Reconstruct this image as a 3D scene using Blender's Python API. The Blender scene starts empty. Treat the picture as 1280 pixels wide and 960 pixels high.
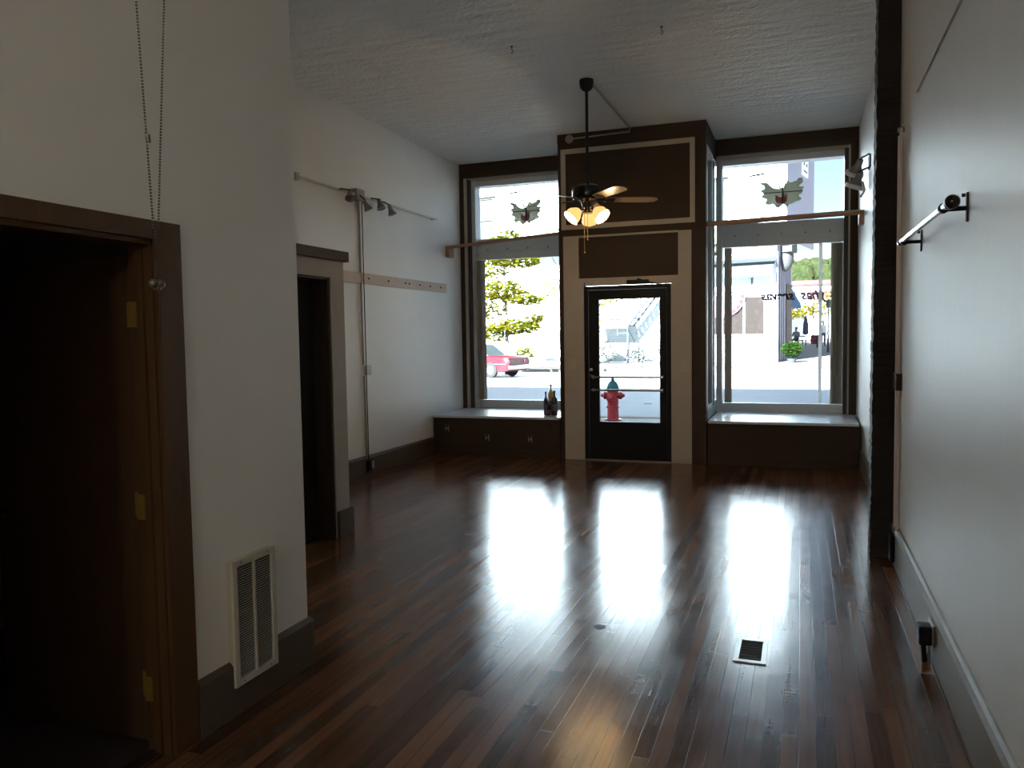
import bpy, bmesh, math, random
from mathutils import Vector, Matrix
from math import radians as R, pi, sin, cos
random.seed(7)
SKY_S, SUN_E, EXPO = .078, 30.0, 1.55; FILL = 21
C = bpy.context.scene.collection
SC = bpy.context.scene

# ------------------------------------------------------------------ materials
def new_mat(name):
    m = bpy.data.materials.new(name); m.use_nodes = True
    nt = m.node_tree
    return m, nt, nt.nodes['Principled BSDF'], nt.nodes['Material Output']

def mat(name, col, rough=.6, metal=0, spec=.5, bump=0, bscale=40, stretch=(1,1,1), var=0, vscale=6, emit=None, estr=0, coat=0):
    m, nt, b, out = new_mat(name)
    b.inputs['Base Color'].default_value = (*col, 1)
    b.inputs['Roughness'].default_value = rough
    b.inputs['Metallic'].default_value = metal
    b.inputs['Specular IOR Level'].default_value = spec
    if coat: b.inputs['Coat Weight'].default_value = coat
    if emit:
        b.inputs['Emission Color'].default_value = (*emit, 1); b.inputs['Emission Strength'].default_value = estr
    if bump or var:
        tc = nt.nodes.new('ShaderNodeTexCoord'); mp = nt.nodes.new('ShaderNodeMapping')
        mp.inputs['Scale'].default_value = stretch
        nt.links.new(tc.outputs['Object'], mp.inputs['Vector'])
    if bump:
        n = nt.nodes.new('ShaderNodeTexNoise'); n.inputs['Scale'].default_value = bscale; n.inputs['Detail'].default_value = 5
        nt.links.new(mp.outputs[0], n.inputs['Vector'])
        bp = nt.nodes.new('ShaderNodeBump'); bp.inputs['Strength'].default_value = bump; bp.inputs['Distance'].default_value = .01
        nt.links.new(n.outputs['Fac'], bp.inputs['Height']); nt.links.new(bp.outputs[0], b.inputs['Normal'])
    if var:
        n = nt.nodes.new('ShaderNodeTexNoise'); n.inputs['Scale'].default_value = vscale; n.inputs['Detail'].default_value = 4
        nt.links.new(mp.outputs[0], n.inputs['Vector'])
        mx = nt.nodes.new('ShaderNodeMix'); mx.data_type = 'RGBA'
        mx.inputs['A'].default_value = (*[c*(1-var) for c in col], 1); mx.inputs['B'].default_value = (*[min(1, c*(1+var)) for c in col], 1)
        nt.links.new(n.outputs['Fac'], mx.inputs['Factor']); nt.links.new(mx.outputs['Result'], b.inputs['Base Color'])
    return m

def floor_mat():
    m, nt, b, out = new_mat('varnished_floorboards')
    N = nt.nodes.new; L = nt.links.new
    tc = N('ShaderNodeTexCoord'); sep = N('ShaderNodeSeparateXYZ'); L(tc.outputs['Object'], sep.inputs[0])
    def M(op, a, bb=None, c=None):
        n = N('ShaderNodeMath'); n.operation = op
        for i, v in enumerate((a, bb, c)):
            if v is None: continue
            if isinstance(v, (int, float)): n.inputs[i].default_value = v
            else: L(v, n.inputs[i])
        return n.outputs[0]
    W, LEN = .062, 1.7
    u = M('DIVIDE', sep.outputs['X'], W); r = M('FLOOR', u)
    wn = N('ShaderNodeTexWhiteNoise'); wn.noise_dimensions = '1D'; L(r, wn.inputs['W'])
    v = M('ADD', M('DIVIDE', sep.outputs['Y'], LEN), M('MULTIPLY', wn.outputs['Value'], 7.3)); c = M('FLOOR', v)
    cb = N('ShaderNodeCombineXYZ'); L(r, cb.inputs[0]); L(c, cb.inputs[1])
    wid = N('ShaderNodeTexWhiteNoise'); wid.noise_dimensions = '3D'; L(cb.outputs[0], wid.inputs['Vector'])
    fu = M('FRACT', u); du = M('MINIMUM', fu, M('SUBTRACT', 1, fu))
    fv = M('FRACT', v); dv = M('MINIMUM', fv, M('SUBTRACT', 1, fv))
    su = M('MINIMUM', M('DIVIDE', du, .045), 1); sv = M('MINIMUM', M('DIVIDE', dv, .0018), 1)
    gap = M('MINIMUM', su, sv)
    # grain
    mp = N('ShaderNodeMapping'); mp.inputs['Scale'].default_value = (45, 2.2, 1); L(tc.outputs['Object'], mp.inputs['Vector'])
    gr = N('ShaderNodeTexNoise'); gr.inputs['Scale'].default_value = 1; gr.inputs['Detail'].default_value = 6; gr.inputs['Distortion'].default_value = .6
    L(mp.outputs[0], gr.inputs['Vector'])
    big = N('ShaderNodeTexNoise'); big.inputs['Scale'].default_value = .9; big.inputs['Detail'].default_value = 5; L(tc.outputs['Object'], big.inputs['Vector'])
    ramp = N('ShaderNodeValToRGB'); e = ramp.color_ramp.elements
    e[0].position = .15; e[0].color = FLOOR_DARK; e[1].position = .9; e[1].color = FLOOR_LIGHT
    f = M('ADD', M('MULTIPLY', wid.outputs['Value'], .48), M('ADD', M('MULTIPLY', gr.outputs['Fac'], .40), M('MULTIPLY', M('SUBTRACT', big.outputs['Fac'], .5), .7)))
    L(f, ramp.inputs[0])
    mx = N('ShaderNodeMix'); mx.data_type = 'RGBA'; mx.inputs['A'].default_value = (.006, .004, .003, 1)
    L(gap, mx.inputs['Factor']); L(ramp.outputs[0], mx.inputs['B']); L(mx.outputs['Result'], b.inputs['Base Color'])
    # roughness wear
    rn = N('ShaderNodeTexNoise'); rn.inputs['Scale'].default_value = 5; rn.inputs['Detail'].default_value = 8; rn.inputs['Roughness'].default_value = .65; L(tc.outputs['Object'], rn.inputs['Vector'])
    mr = N('ShaderNodeMapRange'); mr.inputs['From Min'].default_value = .3; mr.inputs['From Max'].default_value = .72
    mr.inputs['To Min'].default_value = .15; mr.inputs['To Max'].default_value = .245
    L(rn.outputs['Fac'], mr.inputs['Value']); L(mr.outputs[0], b.inputs['Roughness'])
    b.inputs['Specular IOR Level'].default_value = .36
    b.inputs['IOR'].default_value = 1.5
    # brush ripples running across the boards + cupping of each board + gaps
    mp2 = N('ShaderNodeMapping'); mp2.inputs['Scale'].default_value = (5, 42, 1); L(tc.outputs['Object'], mp2.inputs['Vector'])
    rip = N('ShaderNodeTexNoise'); rip.inputs['Scale'].default_value = 1; rip.inputs['Detail'].default_value = 3; L(mp2.outputs[0], rip.inputs['Vector'])
    cup = M('MULTIPLY', M('MULTIPLY', M('SUBTRACT', fu, .5), M('SUBTRACT', fu, .5)), .8)
    tilt = M('MULTIPLY', M('MULTIPLY', M('SUBTRACT', wid.outputs['Value'], .5), fu), 1.5)
    h = M('ADD', M('ADD', M('MULTIPLY', rip.outputs['Fac'], 1.6), M('ADD', cup, tilt)), M('MULTIPLY', gap, .28))
    bp = N('ShaderNodeBump'); bp.inputs['Strength'].default_value = .30; bp.inputs['Distance'].default_value = .0013
    L(h, bp.inputs['Height']); L(bp.outputs[0], b.inputs['Normal'])
    return m

def brick_mat(name, c1, c2, mortar, scale=1, bumpd=.01, rough=.8):
    m, nt, b, out = new_mat(name); N = nt.nodes.new; L = nt.links.new
    tc = N('ShaderNodeTexCoord'); mp = N('ShaderNodeMapping'); mp.inputs['Rotation'].default_value = (pi/2, 0, 0)
    L(tc.outputs['Object'], mp.inputs['Vector'])
    br = N('ShaderNodeTexBrick'); br.inputs['Scale'].default_value = scale
    br.inputs['Color1'].default_value = (*c1, 1); br.inputs['Color2'].default_value = (*c2, 1); br.inputs['Mortar'].default_value = (*mortar, 1)
    br.inputs['Brick Width'].default_value = .42; br.inputs['Row Height'].default_value = .16; br.inputs['Mortar Size'].default_value = .012
    L(mp.outputs[0], br.inputs['Vector']); L(br.outputs['Color'], b.inputs['Base Color'])
    bp = N('ShaderNodeBump'); bp.inputs['Strength'].default_value = .5; bp.inputs['Distance'].default_value = bumpd; bp.invert = True
    L(br.outputs['Fac'], bp.inputs['Height']); L(bp.outputs[0], b.inputs['Normal'])
    b.inputs['Roughness'].default_value = rough
    return m

def glass_mat(name, tint=(.97, .99, .99), refl=.6):
    m = bpy.data.materials.new(name); m.use_nodes = True; nt = m.node_tree; nt.nodes.clear()
    N = nt.nodes.new; L = nt.links.new
    out = N('ShaderNodeOutputMaterial'); mx = N('ShaderNodeMixShader'); tr = N('ShaderNodeBsdfTransparent'); gl = N('ShaderNodeBsdfGlossy')
    fr = N('ShaderNodeFresnel'); fr.inputs['IOR'].default_value = 1.45
    mu = N('ShaderNodeMath'); mu.operation = 'MULTIPLY'; mu.inputs[1].default_value = refl
    tr.inputs['Color'].default_value = (*tint, 1); gl.inputs['Roughness'].default_value = .02
    L(fr.outputs[0], mu.inputs[0]); L(mu.outputs[0], mx.inputs[0]); L(tr.outputs[0], mx.inputs[1]); L(gl.outputs[0], mx.inputs[2]); L(mx.outputs[0], out.inputs['Surface'])
    return m

def leaf_mat(name, c1, c2, trans=.5):
    m = bpy.data.materials.new(name); m.use_nodes = True; nt = m.node_tree; nt.nodes.clear()
    N = nt.nodes.new; L = nt.links.new
    out = N('ShaderNodeOutputMaterial'); mx = N('ShaderNodeMixShader'); d = N('ShaderNodeBsdfDiffuse'); t = N('ShaderNodeBsdfTranslucent')
    tc = N('ShaderNodeTexCoord'); n = N('ShaderNodeTexNoise'); n.inputs['Scale'].default_value = 1.6; n.inputs['Detail'].default_value = 4
    rp = N('ShaderNodeMix'); rp.data_type = 'RGBA'; rp.inputs['A'].default_value = (*c1, 1); rp.inputs['B'].default_value = (*c2, 1)
    mr = N('ShaderNodeMapRange'); mr.inputs['From Min'].default_value = .35; mr.inputs['From Max'].default_value = .65
    L(tc.outputs['Object'], n.inputs['Vector']); L(n.outputs['Fac'], mr.inputs['Value']); L(mr.outputs[0], rp.inputs['Factor'])
    L(rp.outputs['Result'], d.inputs['Color']); L(rp.outputs['Result'], t.inputs['Color'])
    mx.inputs[0].default_value = trans; L(d.outputs[0], mx.inputs[1]); L(t.outputs[0], mx.inputs[2]); L(mx.outputs[0], out.inputs['Surface'])
    return m

def ceiling_mat():
    m, nt, b, out = new_mat('stomped_ceiling_plaster'); N = nt.nodes.new; L = nt.links.new
    b.inputs['Base Color'].default_value = (.86, .88, .87, 1); b.inputs['Roughness'].default_value = .6; b.inputs['Specular IOR Level'].default_value = .4
    tc = N('ShaderNodeTexCoord'); mp = N('ShaderNodeMapping'); mp.inputs['Scale'].default_value = (3.4, 8.5, 1); L(tc.outputs['Object'], mp.inputs['Vector'])
    v = N('ShaderNodeTexVoronoi'); v.feature = 'SMOOTH_F1'; v.inputs['Scale'].default_value = 1; v.inputs['Randomness'].default_value = .55; L(mp.outputs[0], v.inputs['Vector'])
    n = N('ShaderNodeTexNoise'); n.inputs['Scale'].default_value = 26; n.inputs['Detail'].default_value = 4; L(tc.outputs['Object'], n.inputs['Vector'])
    ad = N('ShaderNodeMath'); ad.operation = 'MULTIPLY_ADD'; ad.inputs[1].default_value = .5; L(n.outputs['Fac'], ad.inputs[0]); L(v.outputs['Distance'], ad.inputs[2])
    bp = N('ShaderNodeBump'); bp.inputs['Strength'].default_value = 1; bp.inputs['Distance'].default_value = .035
    L(ad.outputs[0], bp.inputs['Height']); L(bp.outputs[0], b.inputs['Normal'])
    return m

FLOOR_DARK = (.046, .020, .011, 1); FLOOR_LIGHT = (.25, .112, .056, 1)
M_ = {}
M_['floor'] = floor_mat()
M_['ceiling'] = ceiling_mat()
M_['wall'] = mat('offwhite_wall_paint', (.80, .79, .765), .45, spec=.4, bump=.25, bscale=3.5, var=.04, vscale=2)
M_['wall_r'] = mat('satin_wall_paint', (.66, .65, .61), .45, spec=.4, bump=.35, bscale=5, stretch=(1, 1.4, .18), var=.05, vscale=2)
M_['brown'] = mat('dark_brown_paint', (0.0520, 0.0322, 0.0208), .6, spec=.25, bump=.06, bscale=12, var=.08)
M_['taupe'] = mat('taupe_brown_paint', (0.1020, 0.0762, 0.0578), .58, spec=.25, bump=.06, bscale=12, var=.06)
M_['taupe_r'] = mat('grey_taupe_paint', (0.2040, 0.1742, 0.1445), .5, spec=.3, bump=.05, bscale=10)
M_['stain'] = mat('amber_stained_wood', (0.0920, 0.0464, 0.0184), .5, spec=.3, bump=.15, bscale=8, stretch=(12, 12, 1), var=.3, vscale=2.4)
M_['doorwood'] = mat('dark_veneer_door', (0.0770, 0.0434, 0.0210), .4, bump=.08, bscale=6, stretch=(10, 10, 1), var=.25, vscale=3)
M_['cream'] = mat('cream_gloss_paint', (.46, .41, .35), .6, spec=.3, bump=.05, bscale=10)
M_['beige'] = mat('beige_casing_paint', (.42, .38, .34), .6, spec=.25, bump=.05, bscale=10)
M_['white'] = mat('white_window_paint', (.60, .63, .64), .35, bump=.04, bscale=10)
M_['benchtop'] = mat('pale_glossy_bench_paint', (.62, .66, .72), .22, spec=.7, bump=.05, bscale=5)
M_['darkstrip'] = mat('bronze_window_strip', (.035, .032, .034), .4)
M_['black'] = mat('black_metal_paint', (.006, .006, .0075), .55, spec=.25)
M_['blackgloss'] = mat('black_gloss_metal', (.012, .012, .013), .14, metal=.3, spec=.8)
M_['steel'] = mat('brushed_steel', (.42, .42, .42), .25, metal=1)
M_['brass'] = mat('aged_brass', (.26, .165, .035), .4, metal=.2)
M_['chrome'] = mat('grey_steel', (.3, .29, .28), .35, metal=.9)
M_['conduit'] = mat('painted_conduit', (.36, .31, .28), .5)
M_['pipewhite'] = mat('pale_pink_painted_pipe', (.72, .62, .58), .45)
M_['slatw'] = leaf_mat('white_vinyl_slat', (.8, .8, .78), (.85, .85, .83), .6)
M_['conduit_w'] = mat('white_painted_conduit', (.55, .55, .52), .4)
M_['plate'] = mat('ivory_plastic', (.48, .45, .33), .35)
M_['plate_g'] = mat('grey_plastic_plate', (.30, .29, .26), .35)
M_['rawwood'] = mat('raw_pine', (.56, .43, .33), .6, bump=.1, bscale=10, var=.12, vscale=8)
M_['rodwood'] = mat('varnished_rod_wood', (.38, .23, .14), .4, var=.2, vscale=9)
M_['void'] = mat('painted_room_darkness', (.03, .026, .024), .8)  # near-black colour stands in for the lack of light in the side room
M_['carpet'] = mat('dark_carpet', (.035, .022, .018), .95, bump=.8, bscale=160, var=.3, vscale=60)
M_['glass'] = glass_mat('window_glass')
M_['slat'] = leaf_mat('taupe_vinyl_slat', (.62, .57, .50), (.66, .60, .53), .6)
M_['rough'] = mat('charred_rough_timber', (.020, .014, .012), .75, bump=.8, bscale=22, stretch=(1, 1, .4), var=.4, vscale=9)
M_['gold'] = mat('bulb_glow', (1, .8, .5), .4, emit=(1, .85, .52), estr=4)
M_['shade'] = mat('frosted_shade_glass', (.9, .7, .4), .35, emit=(1, .52, .17), estr=.42)
M_['bladetop'] = mat('fan_blade_wood', (.20, .13, .075), .35, var=.2, vscale=5)
M_['vent'] = mat('cream_vent_metal', (.56, .54, .48), .4)
M_['ventdark'] = mat('vent_dark', (.02, .02, .02), .8)
# outdoors
M_['asphalt'] = mat('grey_asphalt', (0.2550, 0.2720, 0.3060), .85, bump=.3, bscale=8, var=.10, vscale=.8)
M_['concrete'] = mat('pale_concrete', (0.2138, 0.1960, 0.1782), .85, bump=.2, bscale=5, var=.10, vscale=.6)
M_['paver'] = mat('pink_brick_paving', (.062, .040, .033), .85, bump=.2, bscale=6, var=.15, vscale=1.2)
M_['whitebrick'] = brick_mat('white_painted_brick', (.72, .80, .83), (.66, .74, .77), (.58, .65, .68))
M_['shadelilac'] = mat('lilac_shade_tint', (0.2550, 0.2550, 0.3230), .8, var=.08)  # lilac tint paints in the shade on the building's sunless side
M_['whitepaint'] = mat('white_shop_paint', (.80, .82, .80), .7)
M_['creamband'] = mat('cream_cornice_paint', (.060, .050, .036), .7)
M_['greystone'] = mat('weathered_grey_stone', (.045, .045, .048), .85, bump=1, bscale=5, var=.5, vscale=2.5)
M_['iron'] = mat('dark_grey_iron', (0.0396, 0.0462, 0.0528), .6)
M_['red'] = mat('fire_hydrant_red', (0.3825, 0.0153, 0.0268), .4)
M_['teal'] = mat('dark_teal_paint', (.02, .12, .12), .4)
M_['carred'] = mat('car_red_paint', (.062, .0045, .010), .45, spec=.3)
M_['carglass'] = mat('dark_car_glass', (.03, .04, .042), .5, spec=.2)
M_['tyre'] = mat('black_rubber', (.01, .01, .01), .8)
M_['bark'] = mat('tree_bark', (.14, .11, .09), .9, bump=.5, bscale=20)
M_['yleaf'] = leaf_mat('yellow_green_leaves', (0.0561, 0.0792, 0.0066), (0.1650, 0.1386, 0.0119))
M_['yleaf2'] = leaf_mat('golden_yellow_leaves', (0.1452, 0.1320, 0.0092), (0.1980, 0.1584, 0.0119))
M_['gleaf'] = leaf_mat('bright_green_leaves', (0.0149, 0.0421, 0.0059), (0.0347, 0.0743, 0.0149), .35)
M_['hleaf'] = leaf_mat('hill_forest_leaves', (0.0167, 0.0260, 0.0112), (0.0371, 0.0445, 0.0167), .3)
M_['blueawn'] = mat('blue_awning_canvas', (.09, .17, .30), .8)
M_['brownwin'] = mat('brown_shop_window', (0.0173, 0.0124, 0.0104), .25, var=.4, vscale=2)  # dark brown pane, tone varied by noise
M_['bluewin'] = mat('bluish_window_glass', (0.0356, 0.0475, 0.0515), .6, spec=.2)
M_['swag'] = mat('pale_pink_bunting', (.055, .036, .038), .8)
M_['swagred'] = mat('red_bunting_stripe', (.05, .015, .019), .8)
M_['greyawn'] = mat('grey_blue_awning_canvas', (0.0421, 0.0495, 0.0594), .8)
M_['darkstripe'] = mat('black_awning_stripe', (.05, .05, .06), .8)
M_['purplewood'] = mat('dark_red_picnic_wood', (0.0600, 0.0250, 0.0350), .9, spec=.05)
M_['navy'] = mat('navy_cloth', (.03, .04, .09), .8)
M_['skin'] = mat('skin', (.50, .30, .22), .6)
M_['greyblue'] = mat('grey_green_cloth', (.13, .16, .16), .8)
M_['whitecloth'] = mat('white_cloth', (.75, .75, .75), .8)
M_['redcloth'] = mat('red_cloth', (0.1800, 0.0200, 0.0320), .8)
M_['ink'] = mat('dark_window_lettering', (.05, .03, .07), .6)
M_['signred'] = mat('red_sign_paint', (0.0792, 0.0124, 0.0149), .6)

# ------------------------------------------------------------------ mesh builder
class MB:
    def __init__(s): s.bm = bmesh.new()
    def box(s, a, b, mtx=None, bev=0):
        x0, y0, z0 = [min(a[i], b[i]) for i in range(3)]; x1, y1, z1 = [max(a[i], b[i]) for i in range(3)]
        vs = [s.bm.verts.new(Vector(p) if mtx is None else mtx @ Vector(p)) for p in
              ((x0,y0,z0),(x1,y0,z0),(x1,y1,z0),(x0,y1,z0),(x0,y0,z1),(x1,y0,z1),(x1,y1,z1),(x0,y1,z1))]
        fs = [s.bm.faces.new([vs[i] for i in f]) for f in ((0,3,2,1),(4,5,6,7),(0,1,5,4),(1,2,6,5),(2,3,7,6),(3,0,4,7))]
        if bev:
            es = list({e for f in fs for e in f.edges})
            bmesh.ops.bevel(s.bm, geom=es, offset=bev, segments=2, affect='EDGES', profile=.7)
        return s
    def tube(s, pts, r, seg=12, cap=True):
        pts = [Vector(p) for p in pts]; rs = r if isinstance(r, (list, tuple)) else [r]*len(pts)
        rings = []; up = None
        for i, p in enumerate(pts):
            d = (pts[min(i+1, len(pts)-1)] - pts[max(i-1, 0)]).normalized()
            if up is None or abs(up.dot(d)) > .98:
                up = Vector((0,0,1)) if abs(d.z) < .9 else Vector((1,0,0))
            a = d.cross(up).normalized(); up2 = a.cross(d).normalized(); up = up2
            rings.append([s.bm.verts.new(p + rs[i]*(a*cos(2*pi*k/seg) + up2*sin(2*pi*k/seg))) for k in range(seg)])
        for i in range(len(rings)-1):
            for k in range(seg):
                s.bm.faces.new((rings[i][k], rings[i][(k+1)%seg], rings[i+1][(k+1)%seg], rings[i+1][k]))
        if cap:
            s.bm.faces.new(rings[0][::-1]); s.bm.faces.new(rings[-1])
        return s
    def lathe(s, prof, o=(0,0,0), seg=24, mtx=None):
        o = Vector(o); rings = []
        for r, z in prof:
            ring = []
            for k in range(seg):
                p = Vector((max(r, 1e-4)*cos(2*pi*k/seg), max(r, 1e-4)*sin(2*pi*k/seg), z))
                if mtx is not None: p = mtx @ p
                ring.append(s.bm.verts.new(p + o))
            rings.append(ring)
        for i in range(len(rings)-1):
            for k in range(seg):
                s.bm.faces.new((rings[i][k], rings[i][(k+1)%seg], rings[i+1][(k+1)%seg], rings[i+1][k]))
        s.bm.faces.new(rings[0][::-1]); s.bm.faces.new(rings[-1])
        return s
    def prism(s, poly, t, mtx=None):       # poly in local xy, extruded along local z by t
        T = (lambda p: p) if mtx is None else (lambda p: mtx @ p)
        a = [s.bm.verts.new(T(Vector((x, y, 0)))) for x, y in poly]; b = [s.bm.verts.new(T(Vector((x, y, t)))) for x, y in poly]
        n = len(poly); s.bm.faces.new(a[::-1]); s.bm.faces.new(b)
        for i in range(n): s.bm.faces.new((a[i], a[(i+1)%n], b[(i+1)%n], b[i]))
        return s
    def ball(s, o, r, sub=2, sc=(1,1,1)):
        m = Matrix.Translation(Vector(o)) @ Matrix.Diagonal((*[r*k for k in sc], 1))
        bmesh.ops.create_icosphere(s.bm, subdivisions=sub, radius=1, matrix=m); return s
    def quad(s, pts):
        s.bm.faces.new([s.bm.verts.new(Vector(p)) for p in pts]); return s
    def build(s, name, m, parent=None, loc=None, smooth=False, recalc=True):
        if recalc: bmesh.ops.recalc_face_normals(s.bm, faces=s.bm.faces)
        me = bpy.data.meshes.new(name); s.bm.to_mesh(me); s.bm.free()
        if smooth:
            for f in me.polygons: f.use_smooth = True
        me.materials.append(M_[m] if isinstance(m, str) else m)
        o = bpy.data.objects.new(name, me); C.objects.link(o)
        if loc is not None:                # geometry was given in world space; put the origin at loc
            me.transform(Matrix.Translation(-Vector(loc))); o.location = loc
        if parent is not None:
            o.parent = parent
            if loc is None and parent.get('_w'):   # world-space geometry under a placed empty
                me.transform(Matrix.Translation(-Vector(parent['_w']))); o['_w'] = list(parent['_w'])
        if smooth:
            try:
                md = o.modifiers.new('wn', 'WEIGHTED_NORMAL'); md.keep_sharp = True
                me.set_sharp_from_angle(angle=R(35))
            except Exception: pass
        return o

def thing(name, loc, label=None, cat=None, group=None, kind=None):
    o = bpy.data.objects.new(name, None); C.objects.link(o); o.location = loc; o.empty_display_size = .05
    o['_w'] = list(loc)
    return tag(o, label, cat, group, kind)
def tag(o, label=None, cat=None, group=None, kind=None):
    if label: o['label'] = label
    if cat: o['category'] = cat
    if group: o['group'] = group
    if kind: o['kind'] = kind
    return o
def struct(name, mb, m, label, cat, parent=None, smooth=False):
    o = mb.build(name, m, parent, smooth=smooth); return tag(o, label, cat, None, 'structure')
def copy_tree(o, parent=None):
    c = o.copy(); C.objects.link(c); c.parent = parent
    for ch in o.children: copy_tree(ch, c)
    return c

H = 3.91; XL, XR, XR2 = -4.5, .59, .63; YF = 9.33; YB = 10.35; YG = 10.60
NX, NY = -2.14, 3.07; CX, CY = -3.3, 5.30

# ------------------------------------------------------------------ room shell
struct('floor', MB().box((XL-.2, -4, -.15), (XR+.3, 10.75, 0)), 'floor', 'dark red-brown varnished narrow board floor with window reflections', 'floor')
struct('ceiling', MB().box((XL-.2, -4.2, H), (XR+.5, 10.9, H+.15)), 'ceiling', 'grey-white stomp-textured plaster ceiling', 'ceiling')
struct('wall_left', MB().box((XL-.2, NY, 0), (XL, 10.75, H)), 'wall', 'pale long wall carrying the track light and peg strip', 'wall')
struct('wall_right', MB().box((XR, -4, 0), (XR+.3, 5.85, H)).box((XR2, 5.85, 0), (XR2+.3, 10.75, H)), 'wall_r', 'smooth pale side wall with the black rail and baseboard outlet', 'wall')
struct('wall_back', MB().box((XL-.2, -4.2, 0), (XR+.3, -4, H)), 'wall', 'back wall behind the viewer', 'wall')
# near left block with door opening y 1.47..2.24, z 0..1.86
DO0, DO1, DZ = 1.47, 2.215, 1.86; WT = .095
struct('wall_partition', MB().box((NX-WT, -4, 0), (NX, DO0, H)).box((NX-WT, DO1, 0), (NX, NY, H)).box((NX-WT, DO0, DZ), (NX, DO1, H)).box((XL, NY-.14, 0), (NX-WT, NY, H)),
       'wall', 'near off-white wall holding the open brown door and floor-level air grille', 'wall')
struct('wall_side_room', MB().box((XL-.2, -4, 0), (XL, NY-.14, H)).box((XL, -4, 2.5), (NX-WT, NY-.14, 2.55)), 'void', 'side room walls with the unlit darkness painted in', 'wall')
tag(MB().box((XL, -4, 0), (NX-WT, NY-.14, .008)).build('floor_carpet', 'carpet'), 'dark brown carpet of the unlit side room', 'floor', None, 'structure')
tag(MB().box((NX-WT, DO0, 0), (NX-.03, DO1, .012), bev=.003).build('door_threshold', 'steel'), 'dull metal threshold strip under the open brown door', 'threshold')

# closet
CO0, CO1, CZ = 4.34, 5.11, 1.96
struct('wall_closet', MB().box((CX-.12, NY, 0), (CX, CO0, 2.16)).box((CX-.12, CO1, 0), (CX, CY-.02, 2.16)).box((CX-.12, CO0, CZ), (CX, CO1, 2.16)).box((XL, CY-.12, 0), (CX-.12, CY-.02, 2.16)).box((XL, NY, 2.1), (CX-.12, CY-.14, 2.16)),
       'wall', 'low closet wall around the second doorway', 'wall')
tag(MB().box((CX, CO1+.005, .0), (CX+.022, CY, 2.09)).box((CX, CO0-.17, .0), (CX+.022, CO0, 2.09)).box((CX, CO0, CZ+.0), (CX+.022, CO1+.005, 2.09)).build('trim_1', 'beige'), 'pale beige casing around the low closet doorway', 'trim', None, 'structure')
tag(MB().box((CX-.15, CO0-.22, 2.09), (CX+.05, CY+.04, 2.165), bev=.004).build('trim_2', 'brown'), 'dark brown cap board on top of the low closet doorway', 'trim', None, 'structure')
tag(MB().box((CX-.125, CO1-.018, 0), (CX+.012, CO1+.006, CZ)).box((CX-.125, CO0, 0), (CX+.012, CO0+.018, CZ)).box((CX-.125, CO0, CZ-.018), (CX+.012, CO1, CZ+.002)).box((CX-.07, CO1-.03, 0), (CX-.03, CO1-.018, CZ)).build('trim_3', 'brown'), 'dark brown jamb lining the low closet doorway', 'trim', None, 'structure')
tag(MB().box((XL, CY-.02, 0), (CX-.02, CY+.0, .20)).box((CX+.0, CO1+.012, 0), (CX+.045, CY+.025, .205), bev=.003).build('baseboard_closet', 'taupe'), 'short taupe plinth block at the foot of the closet casing', 'baseboard', None, 'structure')
cd = thing('door_2', (CX-.16, CO0+.02, 0), 'closet door leaf coloured near-black for the darkness inside the low doorway', 'door', None, 'structure')
M_['closetdark'] = mat('closet_darkness_black', (.012, .011, .011), .6, spec=.3)  # near-black colour stands in for the shade inside the closet
MB().box((CX-.165, CO0-.02, .012), (CX-.125, CO1+.02, CZ+.02)).build('leaf', 'closetdark', cd)
MB().box((CX-.125, CO0+.09, .25), (CX-.119, CO1-.09, .9), bev=.003).build('panel', 'closetdark', cd)
MB().box((CX-.125, CO0+.09, 1.05), (CX-.119, CO1-.09, 1.85), bev=.003).build('panel', 'closetdark', cd)
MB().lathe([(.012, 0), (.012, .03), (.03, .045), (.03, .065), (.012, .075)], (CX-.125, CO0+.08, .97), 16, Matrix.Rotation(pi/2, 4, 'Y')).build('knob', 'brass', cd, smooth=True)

# baseboards
struct('baseboard_left', MB().box((XL, CY, 0), (XL+.025, YF, .195)).prism([(0, 0), (.03, 0), (.018, .018), (0, .022)], -(YF-CY), Matrix(((1,0,0,XL),(0,0,-1,CY),(0,1,0,.195),(0,0,0,1)))), 'taupe', 'taupe brown baseboard under the pale long wall', 'baseboard')
struct('baseboard_right', MB().box((XR-.022, -4, 0), (XR, 5.70, .225)).prism([(0, 0), (-.028, 0), (-.018, .022), (-.008, .032), (0, .034)], -9.7, Matrix(((1,0,0,XR),(0,0,-1,-4),(0,1,0,.225),(0,0,0,1)))).box((XR2-.022, 6, 0), (XR2, YF, .22)), 'taupe_r', 'tall taupe baseboard with a moulded top along the smooth side wall', 'baseboard')
struct('baseboard_partition', MB().box((NX, DO1+.13, 0), (NX+.022, 2.535, .20)).box((NX, 2.535, 0), (NX+.022, 2.80, .105)).box((NX, 2.80, 0), (NX+.022, NY+.02, .20)).box((NX-.2, NY, 0), (NX, NY+.02, .2))
       .prism([(0, 0), (.022, 0), (.006, .018), (0, .02)], -(2.535-DO1-.13), Matrix(((1,0,0,NX),(0,0,-1,DO1+.13),(0,1,0,.2),(0,0,0,1))))
       .prism([(0, 0), (.022, 0), (.006, .018), (0, .02)], -(NY+.02-2.80), Matrix(((1,0,0,NX),(0,0,-1,2.80),(0,1,0,.2),(0,0,0,1)))), 'taupe', 'taupe baseboard cut around the air grille', 'baseboard')

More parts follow.
